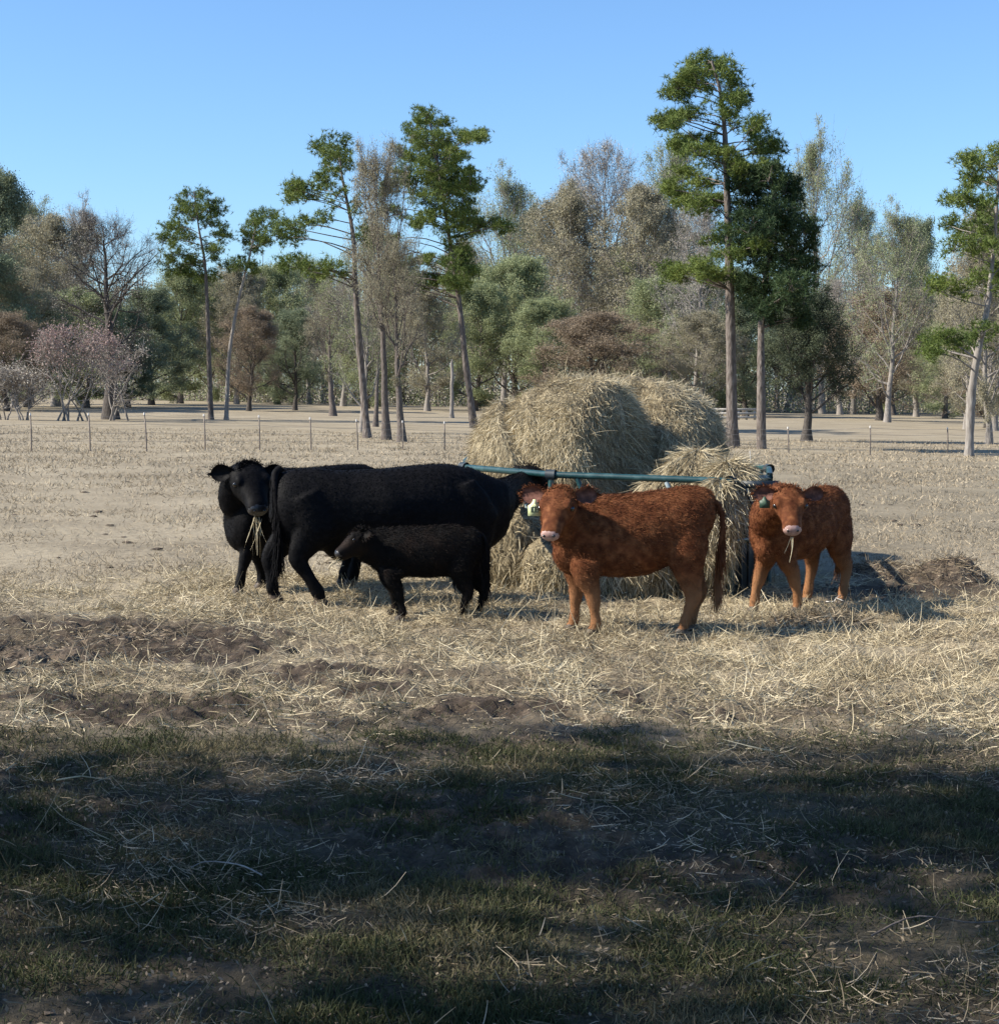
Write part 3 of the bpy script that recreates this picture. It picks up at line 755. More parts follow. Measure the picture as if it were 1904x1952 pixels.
# the wood behind, one uncountable mass
def far_woods():
    rng = np.random.default_rng(77)
    b = Buf()
    n = 320000
    X = rng.uniform(-125, 125, n); Y = rng.uniform(192, 226, n)
    Hm = 7 + 9.0 * fbm(X * .07, Y * .05, 5, 3) + 5 * fbm(X * .4, Y * .3, 8, 2)
    fr = rng.random(n) ** .9
    dens = fbm(X * .5 + fr * 3, Y * .4 + fr * 2, 21, 3)
    keep = rng.random(n) < np.clip((dens - .3) * 4, .08, 1)
    Z = gz(X) + Hm * fr
    P = np.stack([X, Y, Z], 1)[keep]
    mi = fbm(P[:, 0] * .11, P[:, 1] * .1, 13, 3)
    for m, (lo, hi) in enumerate([(-1, .38), (.38, .58), (.58, 2)]):
        s = (mi >= lo) & (mi < hi)
        leaves(b, P[s], .36, rng, m)
    k = 500
    X = rng.uniform(-120, 120, k); Y = rng.uniform(196, 225, k); h = rng.uniform(9, 18, k)
    p0 = np.stack([X, Y, gz(X) - .2], 1); p2 = p0 + np.stack([rng.normal(0, .5, k), rng.normal(0, .5, k), h], 1)
    tubes(b, np.stack([p0, (p0 + p2) / 2 + rng.normal(0, .15, (k, 3)), p2], 1), np.tile([.16, .11, .03], (k, 1)), 5, 3)
    # brushy undergrowth along the edge
    n = 130000
    X = rng.uniform(-125, 125, n); Y = rng.uniform(178, 196, n) + 4 * np.sin(X * .13)
    Z = gz(X) + (1.0 + 5.2 * fbm(X * .25, Y * .2, 15, 3)) * rng.random(n)
    P = np.stack([X, Y, Z], 1)
    leaves(b, P[::2], .22, rng, 1); leaves(b, P[1::2], .22, rng, 4)
    tag(link('far_woods', b.mesh('far_woods', [M['leaf_russet'], M['leaf_olive'], M['leaf_tan'], M['bark'], M['leaf_bare']])),
        'brown and grey mass of woods and brush behind the pasture', 'woods', kind='stuff')
far_woods()

# trees outside the frame on the left whose crowns shade the foreground
SH = 'evergreen oaks shading the foreground'
for i, (x, y, h, w, lab) in enumerate([
        (-13.0, 5.2, 12.5, 7.4, 'broad evergreen oak beside the foreground, out of the photo to the left'),
        (-18.5, 4.8, 14, 6.4, 'farthest evergreen oak in the row out of the photo to the left')]):
    tr, cr = KIND['shade'][i % 2]
    t = thing('evergreen_tree', lab, 'evergreen tree', (x, y, gz(x)), i * 1.3, SH)
    t.scale = (w / TW, w / TW, h / TH)
    link('trunk', tr, t); link('crown', cr, t)

# ------------------------------------------------------------------ fences
def wire_fence():
    posts = [(-60, 862, 789), (60, 860, 788), (172, 860, 788), (280, 861, 787), (391, 859, 790), (495, 858, 792), (593, 858, 796), (682, 857, 800), (768, 857, 802), (847, 858, 804),
             (930, 859, 806), (1020, 860, 808), (1120, 861, 810), (1230, 861, 812), (1360, 862, 813), (1503, 863, 814), (1658, 868, 812), (1806, 864, 815), (1960, 872, 818)]
    a = ground(60, 860)
    t = thing('wire_fence', 'wire fence on thin steel posts crossing the whole pasture behind the cattle', 'fence', a)
    tops = []
    rng = np.random.default_rng(3)
    for (u, v, vt) in posts:
        g = ground(u, v); h = (v - vt) * g[1] / F
        b = Buf()
        lean = rng.normal(0, .02, 2)
        p = np.array([[0, 0, -.2], [lean[0] * .5, lean[1] * .5, h * .5], [lean[0] - .02, lean[1], h]])
        # T-section post: a flange and a web
        for (sx, sy) in ((.021, .006), (.006, .020)):
            off = 0 if sx > sy else .018
            V = []
            for q in p:
                for (cx, cy) in ((-1, -1), (1, -1), (1, 1), (-1, 1)):
                    V.append(q + np.array([cx * sx, cy * sy + off, 0]))
            Q = [[k * 4 + j, k * 4 + (j + 1) % 4, (k + 1) * 4 + (j + 1) % 4, (k + 1) * 4 + j] for k in range(2) for j in range(4)] + [[8, 9, 10, 11]]
            b.add(V, Q)
        o = link('post', b.mesh('fence_post', M['steel']), t, tuple(g - a))
        b = Buf()
        c = p[2] + np.array([0, 0, -.06])
        tubes(b, [c, c + [0, 0, .05], c + [0, 0, .075]], [.026, .026, .010], 6)
        link('post_top', b.mesh('post_top', M['post_cap'], True), o)
        tops.append((g - a, p, h))
    for f in (.93, .72, .5, .28):
        pts = np.array([g + np.array([0, -.03, h * f]) for g, p, h in tops])
        path = []
        for i in range(len(pts) - 1):
            for s in np.linspace(0, 1, 5)[:-1]:
                q = pts[i] * (1 - s) + pts[i + 1] * s; q[2] -= .03 * s * (1 - s) * 4
                path.append(q)
        path.append(pts[-1])
        b = Buf(); tubes(b, np.array(path), np.full(len(path), .004), 4)
        link('wire', b.mesh('fence_wire', M['wire'], True), t)
wire_fence()

def box(buf, c, s, m=0, R=None):
    V = np.array([[x, y, z] for x in (-1, 1) for y in (-1, 1) for z in (-1, 1)], float) * np.array(s) / 2
    if R is not None: V = V @ np.array(R).T
    buf.add(V + np.array(c), [[0, 1, 3, 2], [4, 6, 7, 5], [0, 4, 5, 1], [2, 3, 7, 6], [0, 2, 6, 4], [1, 5, 7, 3]], m)

def rail_fence(u0, u1, v, top, label, nposts, rails, mat):
    a = ground(u0, v); c = ground(u1, v); c = np.array([c[0], a[1], gz(c[0])])
    H = (v - top) * a[1] / F; Lx = c[0] - a[0]
    t = thing('board_fence', label, 'fence', a)
    for i in range(nposts):
        b = Buf(); box(b, (Lx * i / (nposts - 1), .06, H / 2 - .05), (.16, .10, H + .1))
        link('post', b.mesh('board_post', mat), t)
    for r in rails:
        b = Buf(); box(b, (Lx / 2, 0, H * r), (Lx + .3, .05, .16))
        link('rail', b.mesh('board_rail', mat), t)
rail_fence(640, 690, 764, 747, 'far single-rail pale board fence behind the slender pine', 3, (.92,), M['pale_wood'])
rail_fence(1345, 1440, 800, 778, 'far pale board fence behind the tallest pine trunk', 8, (.9, .55, .2), M['pale_wood'])

def stake():
    g = ground(1431, 891)
    h = (891 - 861) * g[1] / F
    t = thing('marker_stake', 'thin white stake standing alone in the field right of the hay', 'stake', g)
    b = Buf(); tubes(b, [[0, 0, -.1], [-.01, 0, h * .5], [-.03, 0, h]], [.011, .011, .01], 6)
    link('shaft', b.mesh('stake_shaft', M['post_cap'], True), t)
    b = Buf(); tubes(b, [[-.03, 0, h], [-.03, 0, h + .02]], [.015, .008], 6)
    link('tip', b.mesh('stake_tip', M['post_cap'], True), t)
stake()

# ------------------------------------------------------------------ hay feeder and bales
def gpt(x, y, z=0.0):
    return np.array([x, y, gz(x) + z])

RING = [(-.385, 18.2), (.52, 16.9), (2.24, 16.2), (2.74, 17.0), (3.05, 19.0), (2.6, 21.2), (.9, 21.6), (-.4, 20.4)]
def feeder():
    a = gpt(1.3, 18.6)
    t = thing('hay_feeder', 'dark teal tube hay feeder ring round the big bales', 'hay feeder', a)
    n = len(RING); HR = 1.14
    for i in range(n):
        p, q = gpt(*RING[i]) - a, gpt(*RING[(i + 1) % n]) - a
        b = Buf()
        up = np.array([0, 0, HR])
        tubes(b, np.array([p + up, q + up]) + 0, [.034, .034], 10)
        link('top_rail', b.mesh('feeder_rail', M['teal'], True), t)
        b = Buf(); tubes(b, np.array([p + [0, 0, .55], q + [0, 0, .55]]), [.026, .026], 8)
        link('middle_rail', b.mesh('feeder_midrail', M['teal'], True), t)
        # sheet skirt with a folded top edge
        d = norm(q - p); nn = np.array([-d[1], d[0], 0])
        hs = .98 if i in (2, 3) else .5
        b = Buf()
        L = np.linalg.norm(q - p)
        ang = math.atan2(d[1], d[0]); Rm = np.array([[math.cos(ang), -math.sin(ang), 0], [math.sin(ang), math.cos(ang), 0], [0, 0, 1]])
        box(b, (p + q) / 2 + np.array([0, 0, .04 + hs / 2]) + nn * .03, (L - .05, .006, hs), 0, Rm)
        for s in np.linspace(.12, .88, 5):
            box(b, p + (q - p) * s + np.array([0, 0, .04 + hs / 2]) + nn * .02, (.03, .02, hs - .06), 0, Rm)
        link('skirt', b.mesh('feeder_skirt', M['sheet']), t)
        nb = max(2, int(L / .62))
        for k in range(nb):
            s = (k + .3) / nb
            b = Buf()
            top = p + (q - p) * s + np.array([0, 0, HR - .03]); bot = p + (q - p) * min(.98, s + .16 / L * 1.6) + np.array([0, 0, .53])
            tubes(b, np.array([top, bot]), [.024, .024], 8)
            link('slant_bar', b.mesh('feeder_bar', M['teal_worn' if k == 1 or (i == 0 and k > 0) else 'teal'], True), t)
        b = Buf(); tubes(b, np.array([p + [0, 0, 0], p + [0, 0, HR + .045]]), [.03, .03], 8)
        link('corner_post', b.mesh('feeder_post', M['teal'], True), t)
        b = Buf()
        tubes(b, np.array([p + up - d * .05, p + up + d * .05]), [.054, .054], 10)
        link('clamp', b.mesh('feeder_clamp', M['sheet'], True), t)
    # the flat corner bracket that sticks out at the right end
    p = gpt(*RING[2]) - a
    b = Buf()
    box(b, p + np.array([.27, -.02, HR - .03]), (.36, .012, .07)); box(b, p + np.array([.445, -.02, HR - .13]), (.03, .012, .2)); tubes(b, np.array([p + [.12, -.02, HR - .05], p + [.24, -.02, HR - .3]]), [.014, .014], 6)
    link('corner_bracket', b.mesh('feeder_bracket', M['sheet']), t)
feeder()

def blob(center, radii, seed, amp=.12, rot=0.0, flat_bottom=True, power=2.4, freq=2.0, nu=72, nv=44):
    """lumpy rounded heap surface; returns grid of points (world) and the outward normals"""
    u = np.linspace(0, 2 * math.pi, nu, endpoint=False); v = np.linspace(-math.pi / 2, math.pi / 2, nv)
    U, Vv = np.meshgrid(u, v, indexing='ij')
    sp = lambda c: np.sign(c) * np.abs(c) ** (2 / power)
    x = sp(np.cos(Vv)) * sp(np.cos(U)); y = sp(np.cos(Vv)) * sp(np.sin(U)); z = sp(np.sin(Vv))
    wrap = (np.cos(U) * 1.7 + 3, np.sin(U) * 1.7 + 7)
    d = (fbm(wrap[0] * freq + Vv * 1.3, wrap[1] * freq + Vv * 2.1, seed, 4) - .5) * 2 * amp
    d = d + (fbm(wrap[0] * freq * 4 + Vv * 5, wrap[1] * freq * 4 - Vv * 4, seed + 9, 3) - .5) * amp * .7
    P = np.stack([x * radii[0], y * radii[1], z * radii[2]], -1)
    N = norm(np.stack([x / radii[0], y / radii[1], z / radii[2]], -1))
    P = P + N * d[..., None] * np.abs(np.cos(Vv))[..., None] ** .3
    cr, sr = math.cos(rot), math.sin(rot)
    Rm = np.array([[cr, -sr, 0], [sr, cr, 0], [0, 0, 1]])
    P = P @ Rm.T + np.array(center); N = N @ Rm.T
    return P, N

def blob_mesh(buf, P, m=0):
    nu, nv, _ = P.shape
    i, j = np.meshgrid(np.arange(nu), np.arange(nv - 1), indexing='ij'); i2 = (i + 1) % nu
    Q = np.stack([i * nv + j, i2 * nv + j, i2 * nv + j + 1, i * nv + j + 1], -1).reshape(-1, 4)
    buf.add(P, Q, m)

def straw_cover(buf, P, N, n, rng, Lr=(.12, .38), W=(.006, .014), hang=1.0, lift=.25, zmin=-9, axis=None, m=1, rnd=.55):
    nu, nv, _ = P.shape
    # area-weighted pick
    dA = np.linalg.norm(np.cross(np.roll(P, -1, 0)[:, :-1] - P[:, :-1], P[:, 1:] - P[:, :-1]), axis=-1).ravel()
    k = rng.choice(len(dA), n, p=dA / dA.sum())
    i, j = k // (nv - 1), k % (nv - 1)
    fu, fv = rng.random((n, 1)), rng.random((n, 1)); i2 = (i + 1) % nu
    p = (P[i, j] * (1 - fu) + P[i2, j] * fu) * (1 - fv) + (P[i, j + 1] * (1 - fu) + P[i2, j + 1] * fu) * fv
    nn = N[i, j]
    tang = np.array([0, 0, -1.0]) - nn * (-nn[:, 2:3])           # downhill
    if axis is not None:
        # wrapped hay runs round the bale's axis
        w = np.cross(nn, np.asarray(axis)); w = w * np.sign(-w[:, 2:3] + 1e-6)
        tang = norm(tang) * .4 + norm(w)
    d = norm(norm(tang) * hang + rng.normal(0, rnd, (n, 3)) + nn * (rng.random((n, 1)) ** 2 * 2 * lift))
    keep = (p[:, 2] > zmin) & (rng.random(n) < np.clip(fbm(p[:, 0] * 3 + p[:, 1] * 2, p[:, 2] * 3, 33, 3) * 3.2 - .75, .15, 1))
    p, d = p[keep], d[keep]
    ribbons(buf, p + nn[keep] * .004, d, rng.uniform(Lr[0], Lr[1], len(p)), rng.uniform(W[0], W[1], len(p)), .3, 3, rng, m, droop=.12)

def barrel(center, R, L, rot, seed, amp=.08, left=2.2, right=7.0, nu=90, nv=60):
    """round bale lying on its side: axis (cos rot, sin rot); the -axis end eaten round, the +axis end still flat"""
    u = np.linspace(0, 2 * math.pi, nu, endpoint=False); s = np.sin(np.linspace(-math.pi / 2, math.pi / 2, nv))
    U, Sx = np.meshgrid(u, s, indexing='ij')
    pw = np.where(Sx < 0, left, right)
    prof = np.clip(1 - np.abs(Sx) ** pw, 0, 1) ** (1 / np.where(Sx < 0, 2.0, 3.5))
    d = (fbm(np.cos(U) * 2 + 3, np.sin(U) * 2 + 5 + Sx * 1.8, seed, 4) - .5) * 2 * amp + (fbm(np.cos(U) * 8 + 3, np.sin(U) * 8 + Sx * 6, seed + 2, 3) - .5) * amp
    hollow = np.clip(fbm(np.cos(U) * 1.5 + 8, np.sin(U) * 1.5 + Sx * 2.2, seed + 5, 3) - .56, 0, 1) * 1.1 * np.clip(.8 - Sx, 0, 1)
    r = R * prof * (1 + d - hollow)
    P = np.stack([Sx * L, np.cos(U) * r, np.sin(U) * r], -1)
    e = .01
    dp = np.where(np.abs(Sx) > .9, np.sign(Sx) * 1.6, -np.gradient(prof, axis=1) / np.maximum(np.gradient(Sx, axis=1), 1e-4) * R / L)
    N = norm(np.stack([dp, np.cos(U), np.sin(U)], -1))
    c, q = math.cos(rot), math.sin(rot)
    Rm = np.array([[c, -q, 0], [q, c, 0], [0, 0, 1]])
    return P @ Rm.T + np.array(center), N @ Rm.T
def bale(center, R, L, rot, seed, label, n, name='round_bale', left=2.2, right=7.0):
    rng = np.random.default_rng(seed)
    base = gpt(center[0], center[1])
    t = thing(name, label, 'hay bale', base)
    P, N = barrel(np.array(center) - base, R, L, rot, seed, .07, left, right)
    P[..., 2] = np.maximum(P[..., 2], 0.0)
    b = Buf(); blob_mesh(b, P)
    link('core', b.mesh('bale_core', M['hay_core'], True), t)
    ax = np.array([math.cos(rot), math.sin(rot), 0])
    b = Buf()
    straw_cover(b, P, N, n, rng, (.05, .18), (.0024, .005), 1.0, .09, .05, ax, 0, .6)
    straw_cover(b, P, N, n // 60, rng, (.12, .34), (.0025, .0055), 1.0, .5, .5, None, 0, .6)
    link('loose_straw', b.mesh('bale_straw', M['straw']), t)
    return t
bale((.60, 18.98, 1.05), 1.06, .90, -.50, 301, 'big rounded hay bale, front and left of the two in the feeder', 100000, left=2.0, right=10.0)
bale((1.70, 20.3, 1.05), 1.09, .98, -.25, 302, 'second hay bale with ragged trailing straw, behind and right of the front bale', 72000, left=7.0, right=1.7)

def heap(lumps, label, seed, n, zmin=.02, name='hay_heap', Lr=(.06, .24), hang=.9, rnd=.6, lift=.3):
    rng = np.random.default_rng(seed)
    base = gpt(lumps[0][0][0], lumps[0][0][1])
    b = Buf(); s = Buf()
    for i, (c, r) in enumerate(lumps):
        P, N = blob(np.array(c) - base, r, seed + i, .09, rng.uniform(0, 1), power=2.1, freq=1.6, nu=48, nv=30)
        P[..., 2] = np.maximum(P[..., 2], -.03)
        blob_mesh(b, P)
        straw_cover(s, P, N, n // len(lumps), rng, Lr, (.003, .007), hang, lift * .6, zmin, None, 0, rnd)
    t = thing(name, label, 'hay heap', base)
    link('core', b.mesh('heap_core', M['hay_core'], True), t)
    link('loose_straw', s.mesh('heap_straw', M['straw']), t)
heap([((2.0, 17.0, .82), (.42, .46, .55)), ((2.25, 16.55, 1.02), (.25, .3, .26)), ((1.75, 16.9, .6), (.5, .35, .5)), ((2.14, 16.22, .62), (.16, .14, .5)), ((1.98, 16.25, .42), (.2, .14, .45))],
     'ragged hay spilling over the feeder rail beside the right brown calf', 311, 40000, hang=1.2, rnd=.5, lift=.35)
heap([((.18, 16.95, .28), (.50, .42, .50)), ((.75, 16.6, .2), (.55, .36, .42)), ((1.35, 16.35, .2), (.5, .33, .42)), ((-.15, 17.35, .2), (.4, .4, .35))],
     'drift of pulled hay at the foot of the feeder behind the front brown calf', 321, 46000, hang=.8)

# ------------------------------------------------------------------ cattle
def ring_loft(buf, rings):
    rings = np.asarray(rings); K, S, _ = rings.shape
    V = np.concatenate([rings.reshape(-1, 3), rings[0].mean(0)[None], rings[-1].mean(0)[None]])
    k, s = np.meshgrid(np.arange(K - 1), np.arange(S), indexing='ij'); s2 = (s + 1) % S
    Q = np.stack([k * S + s, k * S + s2, (k + 1) * S + s2, (k + 1) * S + s], -1).reshape(-1, 4)
    a = np.arange(S); a2 = (a + 1) % S
    buf.add(V, Q)
    T = np.concatenate([np.stack([a2, a, np.full(S, K * S)], -1), np.stack([(K - 1) * S + a, (K - 1) * S + a2, np.full(S, K * S + 1)], -1)])
    buf.f.setdefault((3, 0), []).append(T + buf.n - len(V))

def resample(A, n):
    return smooth_path(np.asarray(A, float), n)

def torso(buf, st, n=30, S=28, power=2.3):
    """stations: x, top z, bottom z, half width, y centre"""
    st = np.array([list(s) + [0] * (5 - len(s)) for s in st], float)
    st = resample(st, n)
    th = np.arange(S) * 2 * math.pi / S
    rings = []
    for (x, zt, zb, hw, yc) in st:
        c, s = np.cos(th), np.sin(th)
        cc = np.sign(c) * np.abs(c) ** (2 / power); ss = np.sign(s) * np.abs(s) ** (2 / power)
        wid = hw * (1 - .22 * np.clip(ss, 0, 1) ** 2 - .10 * np.clip(-ss, 0, 1) ** 2)
        rings.append(np.stack([np.full(S, x), yc + cc * wid, (zt + zb) / 2 + ss * (zt - zb) / 2], -1))
    ring_loft(buf, rings)

def limb(buf, pts, ra, rb, n=None, S=16, lat=(0, 1, 0)):
    """ra: half size in the walking direction, rb: half size sideways"""
    n = n or len(pts) * 4
    P = resample(pts, n); a = resample(np.asarray(ra, float)[:, None], n)[:, 0]; b_ = resample(np.asarray(rb, float)[:, None], n)[:, 0]
    T = np.gradient(P, axis=0); T = norm(T)
    lat = np.asarray(lat, float)
    B = norm(lat - T * (T @ lat)[:, None]); A = np.cross(B, T)
    th = np.arange(S) * 2 * math.pi / S
    rings = P[:, None] + A[:, None] * (a[:, None] * np.cos(th))[..., None] + B[:, None] * (b_[:, None] * np.sin(th))[..., None]
    ring_loft(buf, rings)

HEAD_ST = [(-.14, .060, .055, .06), (-.05, .100, .085, .10), (.06, .125, .100, .14), (.20, .132, .105, .155), (.34, .128, .10, .15), (.46, .104, .092, .13),
           (.60, .085, .08, .105), (.74, .074, .07, .085), (.86, .074, .064, .075), (.95, .068, .05, .06), (1.01, .040, .026, .035)]
def head(buf, base, tip, up, wide=1.0, deep=1.0):
    base, tip = np.asarray(base, float), np.asarray(tip, float)
    ax = tip - base; L = np.linalg.norm(ax); ax = ax / L
    up = np.asarray(up, float); up = norm(up - ax * (up @ ax)); side = np.cross(up, ax)
    st = resample(np.array(HEAD_ST), 30); S = 20
    th = np.arange(S) * 2 * math.pi / S
    rings = []
    for (t, w, hu, hd) in st:
        k = L / .42
        c, s = np.cos(th), np.sin(th)
        y = np.sign(c) * np.abs(c) ** .9 * w * wide * k * (1 - .18 * np.clip(-s, 0, 1))
        z = np.where(s > 0, s * hu, s * hd * deep) * k
        rings.append(base + ax * t * L + side * y[:, None] + up * z[:, None])
    ring_loft(buf, rings)
    return ax, up, side, L

def finish_body(buf, name, mats, voxel, seed, classify, bump=.006):
    me0 = buf.mesh(name, mats[0])
    o = bpy.data.objects.new(name, me0); C.objects.link(o)
    r = o.modifiers.new('r', 'REMESH'); r.mode = 'VOXEL'; r.voxel_size = voxel
    s = o.modifiers.new('s', 'SMOOTH'); s.iterations = 5; s.factor = .5
    dg = bpy.context.evaluated_depsgraph_get(); dg.update()
    me = bpy.data.meshes.new_from_object(o.evaluated_get(dg))
    bpy.data.objects.remove(o)
    me.name = name
    n = len(me.vertices)
    co = np.zeros(n * 3, np.float32); me.vertices.foreach_get('co', co); co = co.reshape(-1, 3).astype(float)
    no = np.zeros(n * 3, np.float32); me.vertices.foreach_get('normal', no); no = no.reshape(-1, 3)
    d = (fbm(co[:, 0] * 5 + co[:, 1] * 3, co[:, 2] * 5 - co[:, 1] * 2, seed, 3) - .5) * bump * 2.5
    d = d + (fbm(co[:, 0] * 2.2 + 9, co[:, 2] * 2.6 + co[:, 1], seed + 3, 2) - .5) * bump * 5 * sstep(.3, .5, co[:, 2])
    co = co + no * d[:, None]
    me.vertices.foreach_set('co', co.astype(np.float32).ravel())
    me.materials.clear()
    for m in mats: me.materials.append(m)
    pc = np.zeros(len(me.polygons) * 3, np.float32); me.polygons.foreach_get('center', pc); pc = pc.reshape(-1, 3)
    me.polygons.foreach_set('material_index', classify(pc).astype(np.int32))
    me.polygons.foreach_set('use_smooth', np.ones(len(me.polygons), bool))
    me.update()
    return me

def coat(me, n, Lr, W, seed, mat, lift=.3, top_boost=1.0, skip=None, flow=(-1, 0, -.55), fac=None):
    rng = np.random.default_rng(seed)
    np_ = len(me.polygons)
    pc = np.zeros(np_ * 3, np.float32); me.polygons.foreach_get('center', pc); pc = pc.reshape(-1, 3).astype(float)
    pn = np.zeros(np_ * 3, np.float32); me.polygons.foreach_get('normal', pn); pn = pn.reshape(-1, 3).astype(float)
    pa = np.zeros(np_, np.float32); me.polygons.foreach_get('area', pa)
    mi = np.zeros(np_, np.int32); me.polygons.foreach_get('material_index', mi)
    w = pa.astype(float) * (mi == 0)
    if skip is not None: w = w * (~skip(pc))
    k = rng.choice(np_, n, p=w / w.sum())
    p = pc[k] + rng.normal(0, .006, (n, 3)); nn = pn[k]
    f = np.asarray(flow, float) - nn * (nn @ np.asarray(flow, float))[:, None]
    wav = fbm(p[:, 0] * 7, p[:, 2] * 7 + p[:, 1] * 5, seed, 2)[:, None] - .5
    d = norm(norm(f) + rng.normal(0, .28, (n, 3)) + nn * lift + np.array([0, .2, .4]) * wav)
    L = rng.uniform(Lr[0], Lr[1], n) * (1 + (top_boost - 1) * np.clip(nn[:, 2], 0, 1) ** 2)
    Wd = np.full(n, W)
    if fac is not None:
        q = fac(p); L = L * q; Wd = Wd * (.55 + .45 * q)
    b = Buf()
    ribbons(b, p - nn * .003, d, L, Wd, .3, 2, rng, 0)
    return b.mesh('coat', mat)

def ear_mesh(base, dirv, face, L, W, mats, cup=.35):
    """cupped leaf-shaped ear from base along dirv, its opening turned to face"""
    d = norm(np.asarray(dirv, float)); f = np.asarray(face, float); f = norm(f - d * (f @ d)); s = np.cross(d, f)
    nu, nv = 12, 9
    u = np.linspace(0, 1, nu); v = np.linspace(-1, 1, nv)
    prof = np.interp(u, [0, .12, .35, .6, .82, .95, 1], [.42, .6, .95, 1.0, .72, .36, .08])
    P = np.zeros((nu, nv, 3))
    for i in range(nu):
        curl = cup * (1.25 - .8 * u[i])
        P[i] = np.asarray(base) + d * (L * u[i]) + s[None] * (W * .5 * prof[i] * np.sin(v * 1.25) / math.sin(1.25))[:, None] + f[None] * (W * prof[i] * curl * (v ** 2) - W * .1 * math.sin(u[i] * 3))[:, None]
    out = P - f * .012
    b = Buf()
    i, j = np.meshgrid(np.arange(nu - 1), np.arange(nv - 1), indexing='ij')
    Q = np.stack([i * nv + j, i * nv + j + 1, (i + 1) * nv + j + 1, (i + 1) * nv + j], -1).reshape(-1, 4)
    b.add(P, Q, 1)
    b.add(out, Q[:, ::-1], 0)
    # rim
    idx = [(0, k) for k in range(nv)] + [(k, nv - 1) for k in range(1, nu)] + [(nu - 1, k) for k in range(nv - 2, -1, -1)] + [(k, 0) for k in range(nu - 2, 0, -1)]
    A = np.array([P[q] for q in idx]); B = np.array([out[q] for q in idx]); n = len(idx); k = np.arange(n); k2 = (k + 1) % n
    b.add(np.concatenate([A, B]), np.stack([k, k2, k2 + n, k + n], -1), 0)
    # fringe
    rng = np.random.default_rng(int(L * 1e4) + 3)
    e = np.repeat(A, 5, 0) + rng.normal(0, .006, (n * 5, 3))
    dd = norm(e - (np.asarray(base) + d * L * .5)) + .5 * d + rng.normal(0, .35, e.shape)
    ribbons(b, e, dd, rng.uniform(.012, .035, len(e)), .006, .3, 1, rng, 0)
    return b.mesh('ear', mats, True)

def ellipsoid(buf, c, r, m=0, nu=14, nv=9):
    u = np.arange(nu) * 2 * math.pi / nu; v = np.linspace(-math.pi / 2, math.pi / 2, nv)
    U, Vv = np.meshgrid(u, v, indexing='ij')
    P = np.stack([np.cos(Vv) * np.cos(U) * r[0], np.cos(Vv) * np.sin(U) * r[1], np.sin(Vv) * r[2]], -1) + np.asarray(c)
    blob_mesh(buf, P, m)

